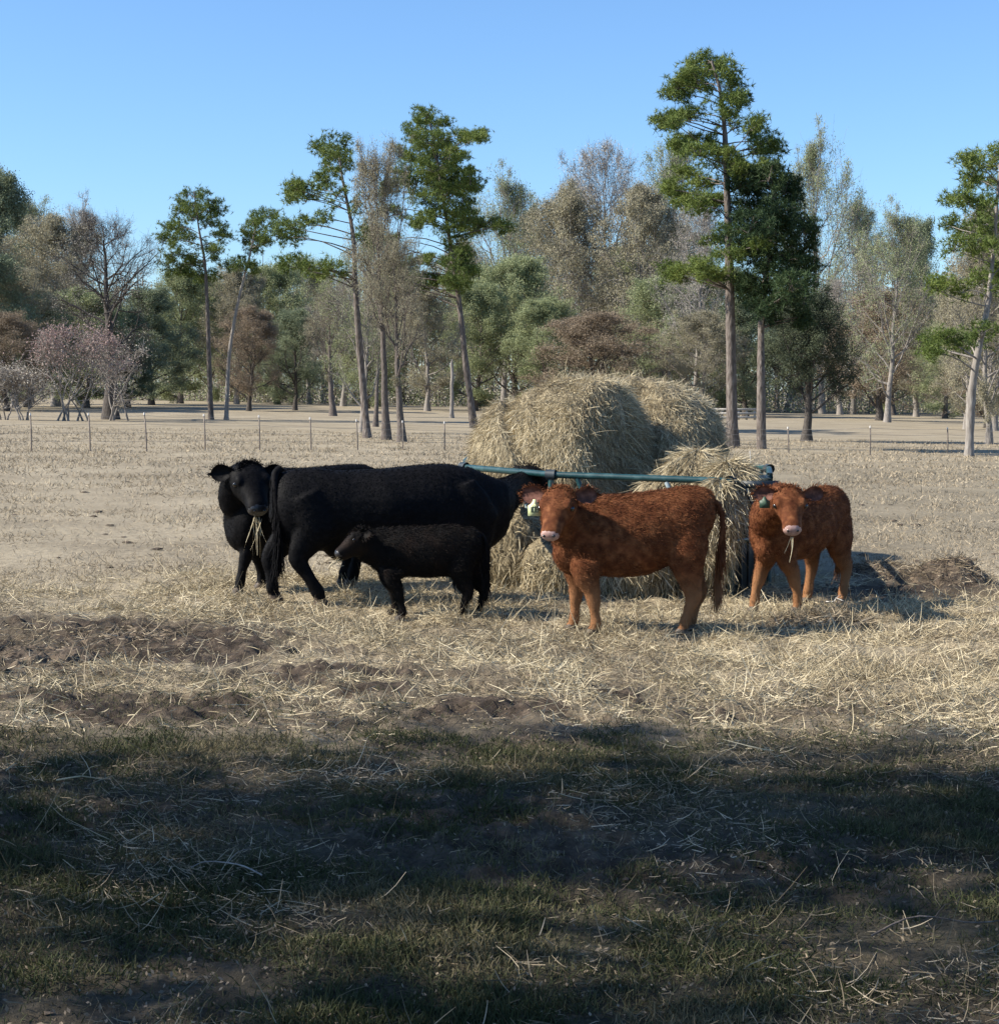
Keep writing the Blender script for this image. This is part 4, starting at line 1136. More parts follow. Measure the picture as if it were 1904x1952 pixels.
def cattle(spec):
    """builds one animal; local frame: +x forward, +y its left, z up"""
    H = spec['H']; g = spec['root']; rz = spec['rz']
    hide, hair, nose = M[spec['hide']], M[spec['hair']], M[spec['nose']]
    t = thing(spec['name'], spec['label'], spec['cat'], g, rz, spec.get('group'))
    b = Buf()
    torso(b, spec['torso'])
    for lg in spec['legs']:
        limb(b, lg['pts'], lg['ra'], lg['rb'])
    for ex in spec.get('extra', []):
        limb(b, ex['pts'], ex['ra'], ex['rb'], S=20)
    limb(b, spec['neck']['pts'], spec['neck']['ra'], spec['neck']['rb'], S=24, lat=spec['neck'].get('lat', (0, 1, 0)))
    hb, ht, hu = spec['head']
    ax, up, side, HL = head(b, hb, ht, hu, spec.get('head_wide', 1.0), spec.get('head_deep', 1.0))
    hb = np.asarray(hb, float)
    k = HL / .42
    # brow ridges
    for s in (-1, 1):
        c = hb + ax * HL * .33 + side * s * .088 * k * spec.get('head_wide', 1.0) + up * .055 * k
        limb(b, [c - ax * .05 * k, c, c + ax * .05 * k], [.02 * k, .045 * k, .02 * k], [.02 * k, .04 * k, .02 * k], lat=side)
    hoof_z = .055 * H
    def classify(pc):
        tt = (pc - hb) @ ax / HL
        rad = np.linalg.norm(pc - hb - tt[:, None] * HL * ax, axis=1)
        dn = (pc - hb) @ up
        mi = np.zeros(len(pc), int)
        mi[(tt > .93) & (rad < .13 * k) & (dn > -.035 * k)] = 1
        mi[pc[:, 2] < hoof_z] = 2
        return mi
    me = finish_body(b, spec['name'] + '_body', [hide, nose, M['hoof']], spec.get('voxel', .016), spec['seed'], classify)
    body = link('body', me, t)
    eyes_skip = lambda pc: (np.abs((pc - hb) @ ax / HL - .36) < .05) & (np.abs((pc - hb) @ side) > .09 * k)
    n = spec.get('ncoat', 16000)
    def fac(p):
        tt = (p - hb) @ ax / HL
        rad = np.linalg.norm(p - hb - tt[:, None] * HL * ax, axis=1)
        on_head = sstep(-.1, .15, tt) * (1 - sstep(.17 * k, .24 * k, rad))
        return (1 - on_head * (.45 + .35 * sstep(.3, .8, tt))) * (1 - .35 * (1 - sstep(.3 * H, .5 * H, p[:, 2])))
    link('coat', coat(me, n, spec.get('hairlen', (.015, .035)), spec.get('hairw', .007), spec['seed'], hair, spec.get('lift', .25), spec.get('top', 1.4), eyes_skip, fac=fac), t)
    for s in (-1, 1):
        bb = Buf()
        c = hb + ax * HL * .37 + side * s * .112 * k * spec.get('head_wide', 1.0) + up * .030 * k
        ellipsoid(bb, c, (.021 * k,) * 3)
        link('eye', bb.mesh('eye', M['eye'], True), t)
        bb = Buf()
        c = hb + ax * HL * .985 + side * s * .036 * k + up * .018 * k
        ellipsoid(bb, c, (.013 * k, .013 * k, .011 * k))
        link('nostril', bb.mesh('nostril', M['eye'], True), t)
    ears = []
    for (dv, fc, L, W) in spec['ears']:
        s = 1 if np.dot(side, np.asarray(dv, float)) > 0 else -1
        bs_ = hb + ax * HL * .07 + side * s * .105 * k * spec.get('head_wide', 1.0) + up * .035 * k
        wd = np.array(dv)
        e = link('ear', ear_mesh(bs_, wd, fc, L, W, [hide, M[spec['inner']]]), t)
        ears.append((bs_, wd, e))
    # tuft of hair on the poll
    rng = np.random.default_rng(spec['seed'] + 5)
    m = spec.get('tuft', 500)
    p = hb + ax * (rng.normal(.03, .07, (m, 1)) * HL) + side * (rng.normal(0, .05, (m, 1)) * k) + up * .088 * k
    bb = Buf(); ribbons(bb, p, norm(up + rng.normal(0, .6, (m, 3)) + ax * .35), rng.uniform(.02, .055, m) * spec.get('tuftlen', 1), .007, .4, 2, rng)
    link('forelock', bb.mesh('forelock', hair), t)
    # tail
    tl = spec['tail']
    P = resample(tl, 24); tt = np.linspace(0, 1, 24)
    bb = Buf(); tubes(bb, P, spec.get('tail_r', .03) * (1 - .5 * tt) * (H), 9)
    m = 1500
    kk = rng.integers(2, 23, m)
    ribbons(bb, P[kk] + rng.normal(0, .012, (m, 3)) * H, np.array([0, 0, -1.]) + rng.normal(0, .10, (m, 3)), np.where(kk < 11, rng.uniform(.03, .07, m), rng.uniform(.08, .26, m)) * H, .005, .12, 3, rng)
    link('tail', bb.mesh('tail', hair, True), t)
    return t, dict(ax=ax, up=up, side=side, L=HL, base=hb, ears=ears)

def foreleg(foot, y, H, x_top, k=1.0, knee=0.0, ztop=.60):
    fx, fy, fz = foot
    P = [(x_top, y * .9, ztop * H), (x_top + .01, y, .47 * H), (x_top * .55 + fx * .45 + knee * .6, y * .6 + fy * .4, .37 * H), (x_top * .3 + fx * .7 + knee, y * .3 + fy * .7, .27 * H), (x_top * .12 + fx * .88 + knee * .5, fy, .18 * H),
         (fx, fy, .095 * H), (fx + .012, fy, .055 * H), (fx + .03, fy, fz + .025 * H), (fx + .035, fy, fz)]
    ra = np.array([.15, .105, .072, .054, .040, .046, .040, .054, .060]) * H * k
    rb = np.array([.09, .075, .058, .050, .036, .044, .038, .048, .052]) * H * k
    return dict(pts=P, ra=ra, rb=rb)

def hindleg(foot, y, H, x_hip, k=1.0, hock=None, stifle=.10, zs=(.78, .58, .44)):
    fx, fy, fz = foot
    hx = (fx - .06 * H) if hock is None else hock
    P = [(x_hip, y * .75, zs[0] * H), (x_hip + stifle * H * .5, y, zs[1] * H), (x_hip * .55 + hx * .45 + .02, y * .8 + fy * .2, zs[2] * H), (hx, y * .35 + fy * .65, .33 * H), (hx * .5 + fx * .5, fy, .21 * H),
         (fx, fy, .10 * H), (fx + .014, fy, .058 * H), (fx + .03, fy, fz + .025 * H), (fx + .036, fy, fz)]
    ra = np.array([.16, .17, .112, .074, .046, .050, .042, .056, .062]) * H * k
    rb = np.array([.11, .105, .070, .048, .038, .045, .038, .048, .052]) * H * k
    return dict(pts=P, ra=ra, rb=rb)

def tolocal(root, rz, p):
    d = np.asarray(p, float) - np.asarray(root, float)
    c, s = math.cos(rz), math.sin(rz)
    return np.array([c * d[0] + s * d[1], -s * d[0] + c * d[1], d[2]])

HERD = 'cattle at the hay feeder'
# --- front brown calf, broadside, head turned to the viewer
# side convention check: in the head frame, side = up x axis; ears[0] goes to +side, ears[1] to -side
def make_front_calf():
    g = ground(1200, 1206); S = F / g[1]
    X = lambda px: (1200 - px) / S
    Z = lambda py: (1206 - py) / S
    hb, ht = (X(1066), .27, Z(938)), (X(1041), .58, Z(1012))
    t, h = cattle(dict(
        name='brown_calf', cat='calf', group=HERD, seed=41, H=1.0, root=g, rz=math.pi, hide='brown_hide', hair='brown_hair', nose='pink', inner='inner_ear',
        label='shaggy red brown calf standing broadside in front, yellow tag in its ear',
        torso=[(-.69, 1.12, .98, .05), (-.66, 1.17, .86, .12), (-.59, 1.205, .75, .17), (-.48, 1.22, .66, .205), (-.34, 1.205, .575, .225), (-.13, 1.175, .475, .25), (.09, 1.155, .455, .255),
               (.27, 1.145, .48, .24), (.40, 1.13, .52, .215), (.52, 1.06, .56, .175), (.59, .96, .63, .13), (.63, .88, .72, .07)],
        legs=[foreleg((X(1133), .14, .0), .14, 1.0, .35, 1.02), foreleg((X(1095), -.12, .0), -.12, 1.0, .42, .98),
              hindleg((X(1303), .14, .0), .13, 1.0, -.47, 1.0, hock=X(1318), stifle=.05, zs=(.86, .68, .50)), hindleg((X(1322), -.13, .0), -.13, 1.0, -.49, .97, hock=X(1336), stifle=.05, zs=(.86, .68, .50))],
        extra=[dict(pts=[(.50, .05, .80), (.53, .06, .64), (.46, .03, .52)], ra=[.11, .10, .05], rb=[.12, .09, .05])],
        neck=dict(pts=[(.30, 0, .87), (.48, .06, .90), (.58, .15, .98), (.60, .24, 1.07)], ra=[.25, .22, .17, .12], rb=[.20, .17, .145, .11]),
        head=(hb, ht, (0, 0, 1)), head_wide=1.08,
        ears=[((.80, -.25, .02), (.1, 1, .1), .20, .155), ((-.80, -.12, .02), (.0, 1, .1), .19, .145)],
        tail=[(-.66, 0, 1.10), (-.73, 0, 1.05), (-.76, .02, .90), (-.74, .03, .70), (-.72, .03, .50), (-.72, .02, .36)], tail_r=.027,
        ncoat=110000, hairlen=(.008, .022), hairw=.0028, lift=.07, top=2.0, tuft=260, tuftlen=.35, voxel=.015))
    return t, h
front_calf, fh = make_front_calf()

def ear_tag(parent, c, face, w, h, mat, digits, rollz=0.0):
    """plastic tag hanging at c, its face turned to 'face' (local)"""
    f = norm(np.asarray(face, float)); up = norm(np.array([0, 0, 1.]) - f * f[2]); s = np.cross(up, f)
    b = Buf()
    out = np.array([(-.5, 0), (.5, 0), (.5, .62), (.28, .72), (.16, .86), (.10, 1), (-.10, 1), (-.16, .86), (-.28, .72), (-.5, .62)])
    pt = lambda q, d: np.asarray(c) + s * q[0] * w + up * (q[1] - 1) * h + f * d
    n = len(out)
    V = np.array([pt(q, .002) for q in out] + [pt(q, -.002) for q in out])
    b.add(V, np.arange(n)[None], 0); b.f.setdefault((n, 0), []).append(np.arange(2 * n - 1, n - 1, -1)[None])
    k = np.arange(n); b.f.setdefault((4, 0), []).append(np.stack([k, k + n, (k + 1) % n + n, (k + 1) % n], -1))
    o = link('ear_tag', b.mesh('ear_tag', mat), parent)
    if digits:
        seg = {'1': 'bc', '0': 'abcdef', '8': 'abcdefg', '6': 'acdefg'}
        L = {'a': ((0, 1), (1, 1)), 'b': ((1, 1), (1, .5)), 'c': ((1, .5), (1, 0)), 'd': ((0, 0), (1, 0)), 'e': ((0, .5), (0, 0)), 'f': ((0, 1), (0, .5)), 'g': ((0, .5), (1, .5))}
        bb = Buf(); nd = len(digits)
        for i, ch in enumerate(digits):
            x0 = -.40 + i * .8 / nd; dw = .8 / nd * .62
            for sg in seg[ch]:
                (ax_, ay), (bx, by) = L[sg]
                p = np.array([x0 + ax_ * dw, .24 + ay * .30]); q = np.array([x0 + bx * dw, .24 + by * .30])
                d = (q - p); hor = abs(d[0]) > abs(d[1])
                e = np.array([0, .028]) if hor else np.array([.034, 0])
                ext = np.array([.034, 0]) if hor else np.array([0, .028])
                cs = [p - e - ext, p + e - ext, q + e + ext, q - e + ext] if (q - p).sum() > 0 else [q - e - ext, q + e - ext, p + e + ext, p - e + ext]
                bb.add(np.array([pt(x, .0035) for x in cs]), [[0, 1, 2, 3]])
        link('tag_number', bb.mesh('tag_number', M['ink']), o)
eb, ed, eo = max(fh['ears'], key=lambda e: e[1][0])
ear_tag(front_calf, np.array(eb) + norm(ed) * .10 + np.array([-.01, .06, -.035]), (.1, 1, .05), .105, .135, M['tag_yellow'], '108')

# --- black calf, broadside, chewing hay
def make_black_calf():
    g = ground(816, 1179); S = F / g[1]
    X = lambda px: (816 - px) / S
    Z = lambda py: (1179 - py) / S
    H = .72
    return cattle(dict(
        name='black_calf', cat='calf', group=HERD, seed=51, H=H, root=g, rz=math.pi, hide='calf_hide', hair='calf_hair', nose='black_nose', inner='calf_hide',
        label='small fuzzy black calf standing side on in front of the big black cow',
        torso=[(-.475, .72, .62, .03), (-.46, .755, .54, .08), (-.42, .785, .48, .115), (-.34, .80, .425, .138), (-.21, .81, .375, .157), (-.05, .79, .36, .167), (.10, .78, .365, .162), (.24, .785, .375, .152), (.34, .775, .39, .135),
               (.42, .735, .41, .105), (.48, .68, .45, .06)],
        legs=[foreleg((X(768), .085, -.02), .09, H, .30, 1.1), foreleg((X(752), -.08, .02), -.08, H, .33, 1.1),
              hindleg((X(880), .09, -.02), .085, H, -.31, 1.0, hock=X(884) - .04, zs=(.84, .66, .48)), hindleg((X(914), -.09, .0), -.085, H, -.36, .98, hock=X(922), zs=(.84, .66, .48))],
        neck=dict(pts=[(.26, 0, .60), (.40, .01, .615), (.50, .03, .635), (.58, .05, .69)], ra=[.185, .165, .145, .115], rb=[.13, .11, .095, .085]),
        head=((X(693), .06, Z(1016)), (X(644), .15, Z(1054)), (.4, 0, 1)), head_wide=1.12, head_deep=1.35,
        ears=[((-.4, -1.0, .05), (.5, -.2, .2), .12, .09), ((-.62, .55, .0), (.3, 1, .2), .115, .09)],
        tail=[(-.46, 0, .73), (-.495, .02, .68), (-.51, .05, .55), (-.50, .06, .40), (-.49, .06, .27)], tail_r=.024,
        ncoat=60000, hairlen=(.010, .024), hairw=.0028, lift=.12, top=1.5, tuft=350, tuftlen=.7, voxel=.012))
black_calf, bh = make_black_calf()

# --- big black cow, broadside, head in the feeder
def make_big_cow():
    psi = math.radians(14)
    g = ground(566, 1150)
    H = 1.28
    def LX(px):                                     # local x of a picture column along the cow's axis
        k = (px - 952) / F
        return (k * g[1] - g[0]) / (math.cos(psi) - k * math.sin(psi))
    def foot(px, py): return tolocal(g, psi, ground(px, py))
    f1, f2 = foot(606, 1156), foot(520, 1146)
    xs = LX(858)
    rows = [(512, 930, 985, .05), (520, 911, 1012, .16), (535, 899, 1036, .23), (560, 892, 1052, .27), (602, 889, 1052, .29), (641, 895, 1042, .31), (693, 894, 1046, .345), (754, 889, 1054, .365),
            (831, 883, 1060, .345), (876, 888, 1060, .31), (907, 898, 1058, .27), (938, 907, 1045, .21), (968, 918, 1010, .12)]
    T = []
    for (px, yt, yb, hw) in rows:
        lx = LX(px); dd = g[1] + lx * math.sin(psi)
        T.append((lx, HCAM - (yt - 740) * dd / F - g[2], HCAM - (yb - 740) * dd / F - g[2], hw))
    head_b = tolocal(g, psi, at(1004, 908, 17.5)); head_t = tolocal(g, psi, at(1066, 952, 17.9))
    return cattle(dict(
        name='black_cow', cat='cow', group=HERD, seed=61, H=H, root=g, rz=psi, hide='black_hide', hair='black_hair', nose='black_nose', inner='black_hide',
        label='large black cow standing broadside with its head in the hay feeder',
        torso=T,
        legs=[hindleg((f1[0], f1[1], -.02), -.20, H, .06, 1.0, hock=f1[0] - .17, stifle=.14), hindleg((f2[0], f2[1], -.01), .18, H, -.02, 1.0, hock=f2[0] - .02, stifle=.16),
              foreleg((LX(915), -.17, -.02), -.19, H, LX(905), .98), foreleg((LX(880), .19, .02), .19, H, LX(893), .98)],
        extra=[dict(pts=[(LX(870), -.22, 1.08), (LX(890), -.25, .88), (LX(920), -.22, .70)], ra=[.14, .18, .14], rb=[.06, .075, .065]),
               dict(pts=[(.30, 0, .62), (.42, 0, .50), (.50, 0, .46)], ra=[.13, .13, .06], rb=[.16, .15, .08]),
               dict(pts=[(LX(940), -.02, .82), (LX(950), 0, .64), (LX(925), 0, .50)], ra=[.12, .09, .05], rb=[.14, .08, .05])],
        neck=dict(pts=[(LX(880), 0, .92), (LX(940), .04, .88), (LX(975), .35, .92), tuple(np.array(head_b) + (0, 0, -.07))], ra=[.33, .26, .19, .13], rb=[.24, .20, .15, .11], lat=(-.5, 1, 0)),
        head=(head_b, head_t, (0, 0, 1)), head_wide=1.0,
        ears=[((-.1, 1, .05), (1, 0, .2), .2, .13), ((-.35, -.9, -.08), (.2, -.5, .6), .2, .13)],
        tail=[(LX(533), -.02, 1.24), (LX(522), -.06, 1.18), (LX(522), -.13, 1.0), (LX(526), -.15, .78), (LX(526), -.15, .60), (LX(524), -.15, .48)], tail_r=.03,
        ncoat=110000, hairlen=(.006, .015), hairw=.0026, lift=.03, top=1.5, tuft=150, tuftlen=.6, voxel=.018))
big_cow, ch = make_big_cow()

# --- black cow on the left, turned to the viewer
def make_left_cow():
    g0 = ground(476, 1127); gh = ground(668, 1114)
    d = g0[:2] - gh[:2]; d = d / np.linalg.norm(d)
    rz = math.atan2(d[1], d[0])
    H = 1.22
    g = np.array([*(gh[:2] + d * .62), 0]); g[2] = gz(g[0])
    foot = lambda px, py: tolocal(g, rz, ground(px, py))
    fl = [foot(458, 1131), foot(500, 1122), foot(657, 1117), foot(674, 1119)]
    xf = (fl[0][0] + fl[1][0]) / 2; xr = (fl[2][0] + fl[3][0]) / 2
    T = [(xr - .40, 1.10, .90, .06), (xr - .34, 1.17, .78, .17), (xr - .20, 1.21, .66, .25), (xr, 1.215, .57, .27), (xr + .3, 1.19, .47, .30), (xr + .55, 1.19, .43, .31), (xf - .3, 1.18, .41, .30), (xf - .06, 1.13, .38, .275),
         (xf + .08, 1.05, .38, .245), (xf + .18, .93, .42, .20), (xf + .24, .80, .52, .11)]
    hb = tolocal(g, rz, at(470, 899, 15.92)); ht = tolocal(g, rz, at(494, 978, 15.58))
    face = tolocal((0, 0, 0), rz, (.1, -1, .1)); left_out = tolocal((0, 0, 0), rz, (-1, .1, -.12)); right_out = tolocal((0, 0, 0), rz, (1, .1, -.05))
    return cattle(dict(
        name='black_cow', cat='cow', group=HERD, seed=71, H=H, root=g, rz=rz, hide='black_hide', hair='black_hair', nose='black_nose', inner='black_hide',
        label='black cow facing the viewer, hay in its mouth, behind the large cow rump',
        torso=T,
        legs=[foreleg((fl[0][0], fl[0][1], -.02), max(-.2, min(.2, fl[0][1])), H, xf, 1.0), foreleg((fl[1][0], fl[1][1], -.02), max(-.2, min(.2, fl[1][1])), H, xf, 1.0),
              hindleg((fl[2][0], fl[2][1], -.02), -.17 if fl[2][1] < fl[3][1] else .17, H, xr - .08, 1.0), hindleg((fl[3][0], fl[3][1], -.02), .17 if fl[2][1] < fl[3][1] else -.17, H, xr - .08, 1.0)],
        neck=dict(pts=[(xf - .15, 0, .88), (xf + .1, 0, .90), tuple(np.array([xf + .2, 0, .98]) * .5 + np.array(hb) * .5), tuple(np.array(hb) + (-.02, 0, -.04))], ra=[.28, .23, .18, .13], rb=[.2, .17, .14, .11]),
        head=(hb, ht, (0, 0, 1)), head_wide=1.15, head_deep=1.1,
        ears=[(right_out, face, .2, .14), (left_out, face, .22, .165)],
        tail=[(xr - .36, 0, 1.14), (xr - .45, 0, 1.08), (xr - .47, 0, .85), (xr - .47, 0, .6), (xr - .47, 0, .45)], tail_r=.026,
        ncoat=80000, hairlen=(.006, .015), hairw=.0026, lift=.03, top=1.5, tuft=700, tuftlen=.6, voxel=.018))
left_cow, lh = make_left_cow()

# --- right brown calf, walking towards the viewer
def make_right_calf():
    g0 = ground(1480, 1166)
    ang = math.radians(180 + 48)                     # heading: left and towards the viewer
    d = np.array([math.cos(ang), math.sin(ang)])
    g = np.array([*(g0[:2] - d * .40), 0]); g[2] = gz(g[0])
    rz = ang; H = 1.06
    foot = lambda px, py: tolocal(g, rz, ground(px, py))
    fl = [foot(1438, 1166), foot(1520, 1168), foot(1543, 1160), foot(1606, 1158)]
    T = [(-.66, 1.02, .86, .05), (-.63, 1.08, .74, .14), (-.55, 1.115, .63, .21), (-.42, 1.125, .60, .225), (-.25, 1.09, .53, .245), (-.05, 1.07, .47, .26), (.15, 1.06, .46, .26), (.32, 1.06, .47, .24), (.46, 1.04, .49, .215),
         (.57, .97, .50, .19), (.65, .88, .56, .13), (.70, .80, .64, .06)]
    hb = tolocal(g, rz, at(1503, 943, 14.62)); ht = tolocal(g, rz, at(1511, 1016, 14.28))
    V = lambda *p: tolocal((0, 0, 0), rz, p)
    ears = [(V(1, .2, .04), V(0, -1, .1), .19, .135), (V(-1, .15, .02), V(0, -1, .1), .19, .14)]
    return cattle(dict(
        name='brown_calf', cat='calf', group=HERD, seed=81, H=H, root=g, rz=rz, hide='brown_hide', hair='brown_hair', nose='pink', inner='inner_ear',
        label='red brown calf facing the viewer beside the right end of the feeder',
        torso=T,
        legs=[foreleg((fl[0][0], fl[0][1], -.01), max(-.17, min(.17, fl[0][1] * .7)), H, .42, 1.05), foreleg((fl[1][0], fl[1][1], -.01), max(-.17, min(.17, fl[1][1] * .7)), H, .42, 1.05),
              hindleg((-.38, -.15, .0), -.14, H, -.46, 1.02, stifle=.06), hindleg((-.50, .16, .0), .14, H, -.48, 1.02, stifle=.06)],
        extra=[dict(pts=[(.52, 0, .74), (.62, 0, .58), (.54, 0, .46)], ra=[.12, .09, .05], rb=[.15, .10, .05])],
        neck=dict(pts=[(.34, 0, .83), (.52, .0, .86), tuple(np.array([.62, 0, .93]) * .5 + np.array(hb) * .5), tuple(np.array(hb) + (-.02, 0, -.05))], ra=[.26, .23, .18, .13], rb=[.2, .18, .15, .12]),
        head=(hb, ht, (0, 0, 1)), head_wide=1.06, ears=ears,
        tail=[(-.62, 0, 1.05), (-.70, 0, 1.0), (-.72, 0, .8), (-.71, 0, .58), (-.70, 0, .40)], tail_r=.027,
        ncoat=95000, hairlen=(.008, .020), hairw=.0028, lift=.07, top=1.9, tuft=280, tuftlen=.38, voxel=.015))
right_calf, rh = make_right_calf()
for (eb, ed, eo) in rh['ears']:
    rz = right_calf.rotation_euler[2]
    wd = np.array([math.cos(rz) * ed[0] - math.sin(rz) * ed[1], math.sin(rz) * ed[0] + math.cos(rz) * ed[1]])
    if wd[0] < 0:
        ear_tag(right_calf, np.array(eb) + norm(ed) * .10 + tolocal((0, 0, 0), rz, (0, -.06, -.02)), tolocal((0, 0, 0), rz, (0, -1, .05)), .09, .10, M['tag_green'], '')

# wisps of hay held in mouths
def wisp(root, h, label, n, L, seed, down):
    rng = np.random.default_rng(seed)
    tip = Vector(h['base'] + h['ax'] * h['L'] * .98 - h['up'] * .05)
    mw = Matrix.Translation(root.location) @ Matrix.Rotation(root.rotation_euler[2], 4, 'Z')
    p = mw @ tip
    t = thing('hay_wisp', label, 'hay', tuple(p))
    b = Buf()
    P0 = rng.normal(0, .022, (n, 3))
    D = np.array(down) + rng.normal(0, .38, (n, 3))
    ribbons(b, P0, D, rng.uniform(.3, 1.0, n) * L, .0055, .35, 4, rng, droop=.3)
    link('straw', b.mesh('wisp', M['straw']), t)
wisp(left_cow, lh, 'wisp of pale hay hanging from the mouth of the viewer-facing black cow', 15, .32, 5, (.05, -.2, -1))
wisp(black_calf, bh, 'short wisp of pale hay sticking out of the black calf mouth', 18, .17, 6, (-1, -.3, .1))
wisp(right_calf, rh, 'few thin straws hanging from the mouth of the right brown calf', 5, .22, 7, (.2, -.2, -1))

# ------------------------------------------------------------------ muck piles, sticks
def muck_pile(u, v, rx, ry, h, label, seed, n=1400):
    g = ground(u, v)
    rng = np.random.default_rng(seed)
    t = thing('muck_pile', label, 'muck pile', g)
    nx, ny = 170, 110
    x = np.linspace(-1, 1, nx); y = np.linspace(-1, 1, ny); XX, YY = np.meshgrid(x, y, indexing='ij')
    r = np.sqrt(XX ** 2 + YY ** 2)
    wx, wy = XX * rx, YY * ry
    zz = h * np.clip(1 - r ** 1.6, 0, 1) * (.35 + 1.3 * fbm(wx * 1.7 + seed, wy * 1.7, seed, 3)) + .12 * (fbm(wx * 11, wy * 11, seed + 4, 4) - .5) * sstep(1, .7, r) - .06 * sstep(.8, 1, r)
    P = np.stack([wx, wy, zz], -1)
    i, j = np.meshgrid(np.arange(nx - 1), np.arange(ny - 1), indexing='ij')
    Q = np.stack([i * ny + j, (i + 1) * ny + j, (i + 1) * ny + j + 1, i * ny + j + 1], -1).reshape(-1, 4)
    b = Buf(); b.add(P, Q)
    link('mound', b.mesh('muck', M['muck'], True), t)
    k = rng.integers(0, nx * ny, n); p = P.reshape(-1, 3)[k]; ok = p[:, 2] > .0; p = p[ok] + [0, 0, .01]
    b = Buf(); ribbons(b, p, rng.normal(0, 1, (len(p), 3)) * [1, 1, .18] + [0, 0, .06], rng.uniform(.04, .16, len(p)), .005, .6, 3, rng)
    link('loose_straw', b.mesh('muck_straw', M['straw_dull']), t)
muck_pile(1812, 1112, .50, .45, .26, 'dark clumpy pile of trampled muck and hay in the right of the pasture', 401)
muck_pile(1690, 1092, .55, .5, .12, 'low brown muck heap just right of the right brown calf', 402)
muck_pile(1560, 1192, .55, .35, .10, 'small dull tangle of old hay in front of the right brown calf', 403, 3000)
muck_pile(60, 1262, .75, .5, .09, 'black lumpy mud ridge at the left edge of the photo', 404, 500)
muck_pile(250, 1215, .60, .4, .05, 'brown trampled mud heap right of the black mud ridge', 405, 900)

def stick(u0, v0, u1, v1, r, label, mat, seed, name='stick'):
    a, c = ground(u0, v0), ground(u1, v1)
    rng = np.random.default_rng(seed)
    t = thing(name, label, 'stick', a)
    P = smooth_path([[0, 0, .03], (c - a) * .35 + rng.normal(0, .02, 3) + [0, 0, .05], (c - a) * .7 + rng.normal(0, .02, 3) + [0, 0, .05], (c - a) + [0, 0, .03]], 12)
    b = Buf(); tubes(b, P, np.linspace(r, r * .5, 12), 6)
    link('shaft', b.mesh('stick', M[mat], True), t)
    q = P[5]
    b = Buf(); tubes(b, smooth_path([q, q + [.04, .02, .04], q + [.09, .03, .05]], 5), np.linspace(r * .5, r * .25, 5), 5)
    link('side_twig', b.mesh('stick_twig', M[mat], True), t)
stick(500, 1683, 365, 1668, .004, 'thin pale curved twig lying in the dark shaded grass', 'bark_pale', 1)
stick(1574, 1153, 1618, 1157, .007, 'short whitish stick on the hay behind the right calf legs', 'post_cap', 2)
stick(108, 1499, 195, 1497, .005, 'pale stalk lying on sparse grass in the left foreground', 'straw', 3)
stick(1660, 1800, 1910, 1770, .004, 'long bent brown twig in the right foreground shade', 'bark', 4)

# ------------------------------------------------------------------ litter and grass (uncountable)
def scatter(n, y0, y1, kx, rng, power=1.0):
    y = y0 + (y1 - y0) * rng.random(n) ** power
    x = rng.uniform(-1, 1, n) * (kx * y + 2.4)
    return x, y

def hay_litter():
    rng = np.random.default_rng(501)
    b = Buf()
    x, y = scatter(800000, 8.4, 21, .36, rng)
    p = hay_amt(x, y) * (1 - .95 * mud_amt(x, y))
    clump = fbm(x * 2.2, y * 2.2, 61, 3)
    keep = rng.random(len(x)) < np.clip(p * (clump * 2.6 - .55), 0.0, 1) * .8
    x, y, cl = x[keep], y[keep], clump[keep]
    n = len(x)
    z = gz(x) + relief(x, y) + rng.random(n) * (.010 + .09 * np.clip(cl - .45, 0, 1))
    D = rng.normal(0, 1, (n, 3)) * np.array([1.3, .9, .34]) + np.array([0, 0, .06])
    ribbons(b, np.stack([x, y, z], 1), D, .035 + .13 * rng.random(n) ** 2.4, rng.uniform(.0025, .0052, n), .8, 3, rng, 0)
    tag(link('hay_litter', b.mesh('hay_litter', M['straw'])), 'pale trampled hay strewn round the feeder', 'hay', kind='stuff')
hay_litter()

def old_litter():
    rng = np.random.default_rng(502)
    b = Buf()
    x, y = scatter(430000, 4.4, 15.5, .36, rng)
    c = fbm(x * 1.3 + 3, y * 1.3, 66, 4)
    keep = rng.random(len(x)) < np.clip((c - .38) * 2.4, .04, 1) * np.where(y < 9.5, .55, .9) * (1 - .8 * mud_amt(x, y))
    x, y = x[keep], y[keep]; n = len(x)
    z = gz(x) + relief(x, y) + .004 + rng.random(n) * .022
    D = rng.normal(0, 1, (n, 3)) * np.array([1.3, .8, .26]) + np.array([0, 0, .05])
    ribbons(b, np.stack([x, y, z], 1), D, .025 + .10 * rng.random(n) ** 2.5, rng.uniform(.002, .0042, n), .8, 3, rng, 0)
    # fallen leaves
    x, y = scatter(22000, 4.4, 11.5, .36, rng)
    k = rng.random(len(x)) < np.clip(fbm(x * .8, y * .8, 67, 3) * 2.6 - .9, .05, 1); x, y = x[k], y[k]
    P = np.stack([x, y, gz(x) + relief(x, y) + .012], 1)
    leaves(b, P, .021, rng, 1, .5, .0)
    tag(link('old_straw', b.mesh('old_straw', [M['straw_dull'], M['leaf_russet']])), 'thin scatter of old brown straw and leaves over mud and grass', 'straw', kind='stuff')
old_litter()

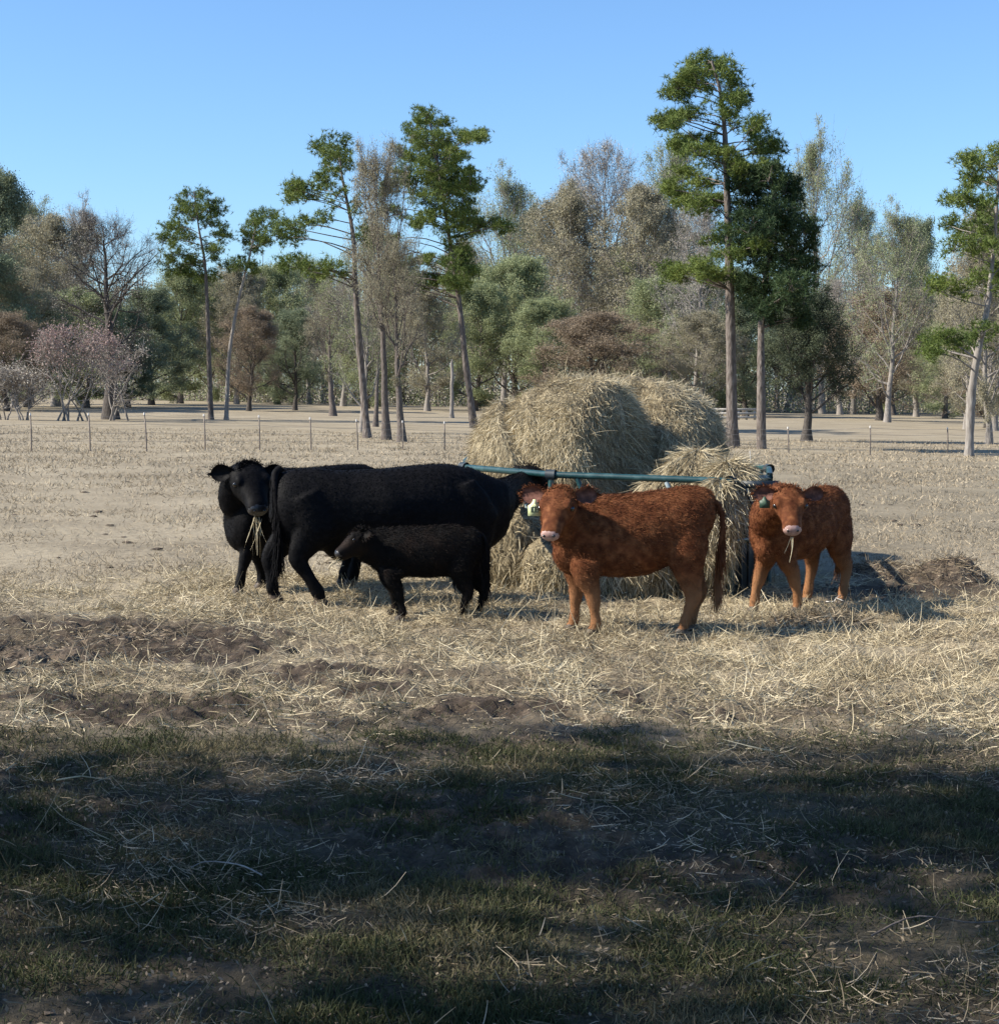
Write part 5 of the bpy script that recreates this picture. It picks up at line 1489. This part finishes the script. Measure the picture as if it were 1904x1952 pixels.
def grass():
    rng = np.random.default_rng(503)
    b = Buf()
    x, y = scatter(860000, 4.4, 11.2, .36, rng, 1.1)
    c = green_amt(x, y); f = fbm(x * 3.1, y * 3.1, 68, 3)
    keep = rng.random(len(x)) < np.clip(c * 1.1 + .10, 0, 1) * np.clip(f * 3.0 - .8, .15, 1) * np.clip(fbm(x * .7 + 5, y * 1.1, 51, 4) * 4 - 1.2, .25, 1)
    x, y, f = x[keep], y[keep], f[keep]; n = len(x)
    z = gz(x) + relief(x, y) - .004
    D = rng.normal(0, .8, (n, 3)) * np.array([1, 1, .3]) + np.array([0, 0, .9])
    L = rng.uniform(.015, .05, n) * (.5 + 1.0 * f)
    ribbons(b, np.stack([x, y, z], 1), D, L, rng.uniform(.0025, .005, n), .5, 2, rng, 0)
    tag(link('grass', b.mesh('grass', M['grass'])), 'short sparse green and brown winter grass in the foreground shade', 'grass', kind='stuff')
grass()

def field_grass():
    rng = np.random.default_rng(504)
    b = Buf()
    n = 190000
    y = 15.5 * (75 / 15.5) ** rng.random(n); x = rng.uniform(-1, 1, n) * (.36 * y + 2.4)
    f = fbm(x * .9, y * .9, 69, 4)
    keep = (rng.random(n) < np.clip(f * 2.6 - .8, .05, 1)) & (hay_amt(x, y) < .5)
    x, y = x[keep], y[keep]; n = len(x)
    z = gz(x) + relief(x, y) - .004
    D = rng.normal(0, .9, (n, 3)) * np.array([1, 1, .3]) + np.array([0, 0, .8])
    k = np.clip(y / 25, .7, 2)
    ribbons(b, np.stack([x, y, z], 1), D, rng.uniform(.03, .09, n) * k ** .5, rng.uniform(.006, .011, n) * k, .5, 2, rng, 0)
    tag(link('dry_grass', b.mesh('dry_grass', M['dead_grass'])), 'short dry tan grass over the open pasture', 'grass', kind='stuff')
field_grass()

def clods():
    rng = np.random.default_rng(505)
    b = Buf()
    n = 9000
    y = 4.8 * (48 / 4.8) ** rng.random(n); x = rng.uniform(-1, 1, n) * (.36 * y + 2.4)
    m = mud_amt(x, y)
    keep = rng.random(n) < np.where(y > 18, .16, .06 + .6 * m)
    x, y = x[keep], y[keep]; n = len(x)
    s = np.clip(.006 + .007 * rng.pareto(1.6, n), .006, .032) * np.where(y > 18, 1.5, np.where(y < 11, .45, .8))
    c = np.stack([x, y, gz(x) + relief(x, y) + s * .2], 1)
    base = np.array([[1, 0, 0], [0, 1, 0], [-1, 0, 0], [0, -1, 0], [0, 0, .8], [.6, .6, .4], [-.6, .5, .45], [-.5, -.6, .4], [.6, -.5, .42]], float)
    V = c[:, None] + base[None] * s[:, None, None] * rng.uniform(.6, 1.4, (n, 9, 1)) * np.array([1.6, 1.3, .6])
    tri = np.array([[0, 5, 4], [5, 1, 4], [1, 6, 4], [6, 2, 4], [2, 7, 4], [7, 3, 4], [3, 8, 4], [8, 0, 4], [0, 1, 5], [1, 2, 6], [2, 3, 7], [3, 0, 8]])
    b.add(V, (np.arange(n)[:, None, None] * 9 + tri[None]).reshape(-1, 3))
    tag(link('dirt_clods', b.mesh('dirt_clods', M['muck'], True)), 'small dark clods of dirt and dung on the pasture', 'dirt', kind='stuff')
clods()
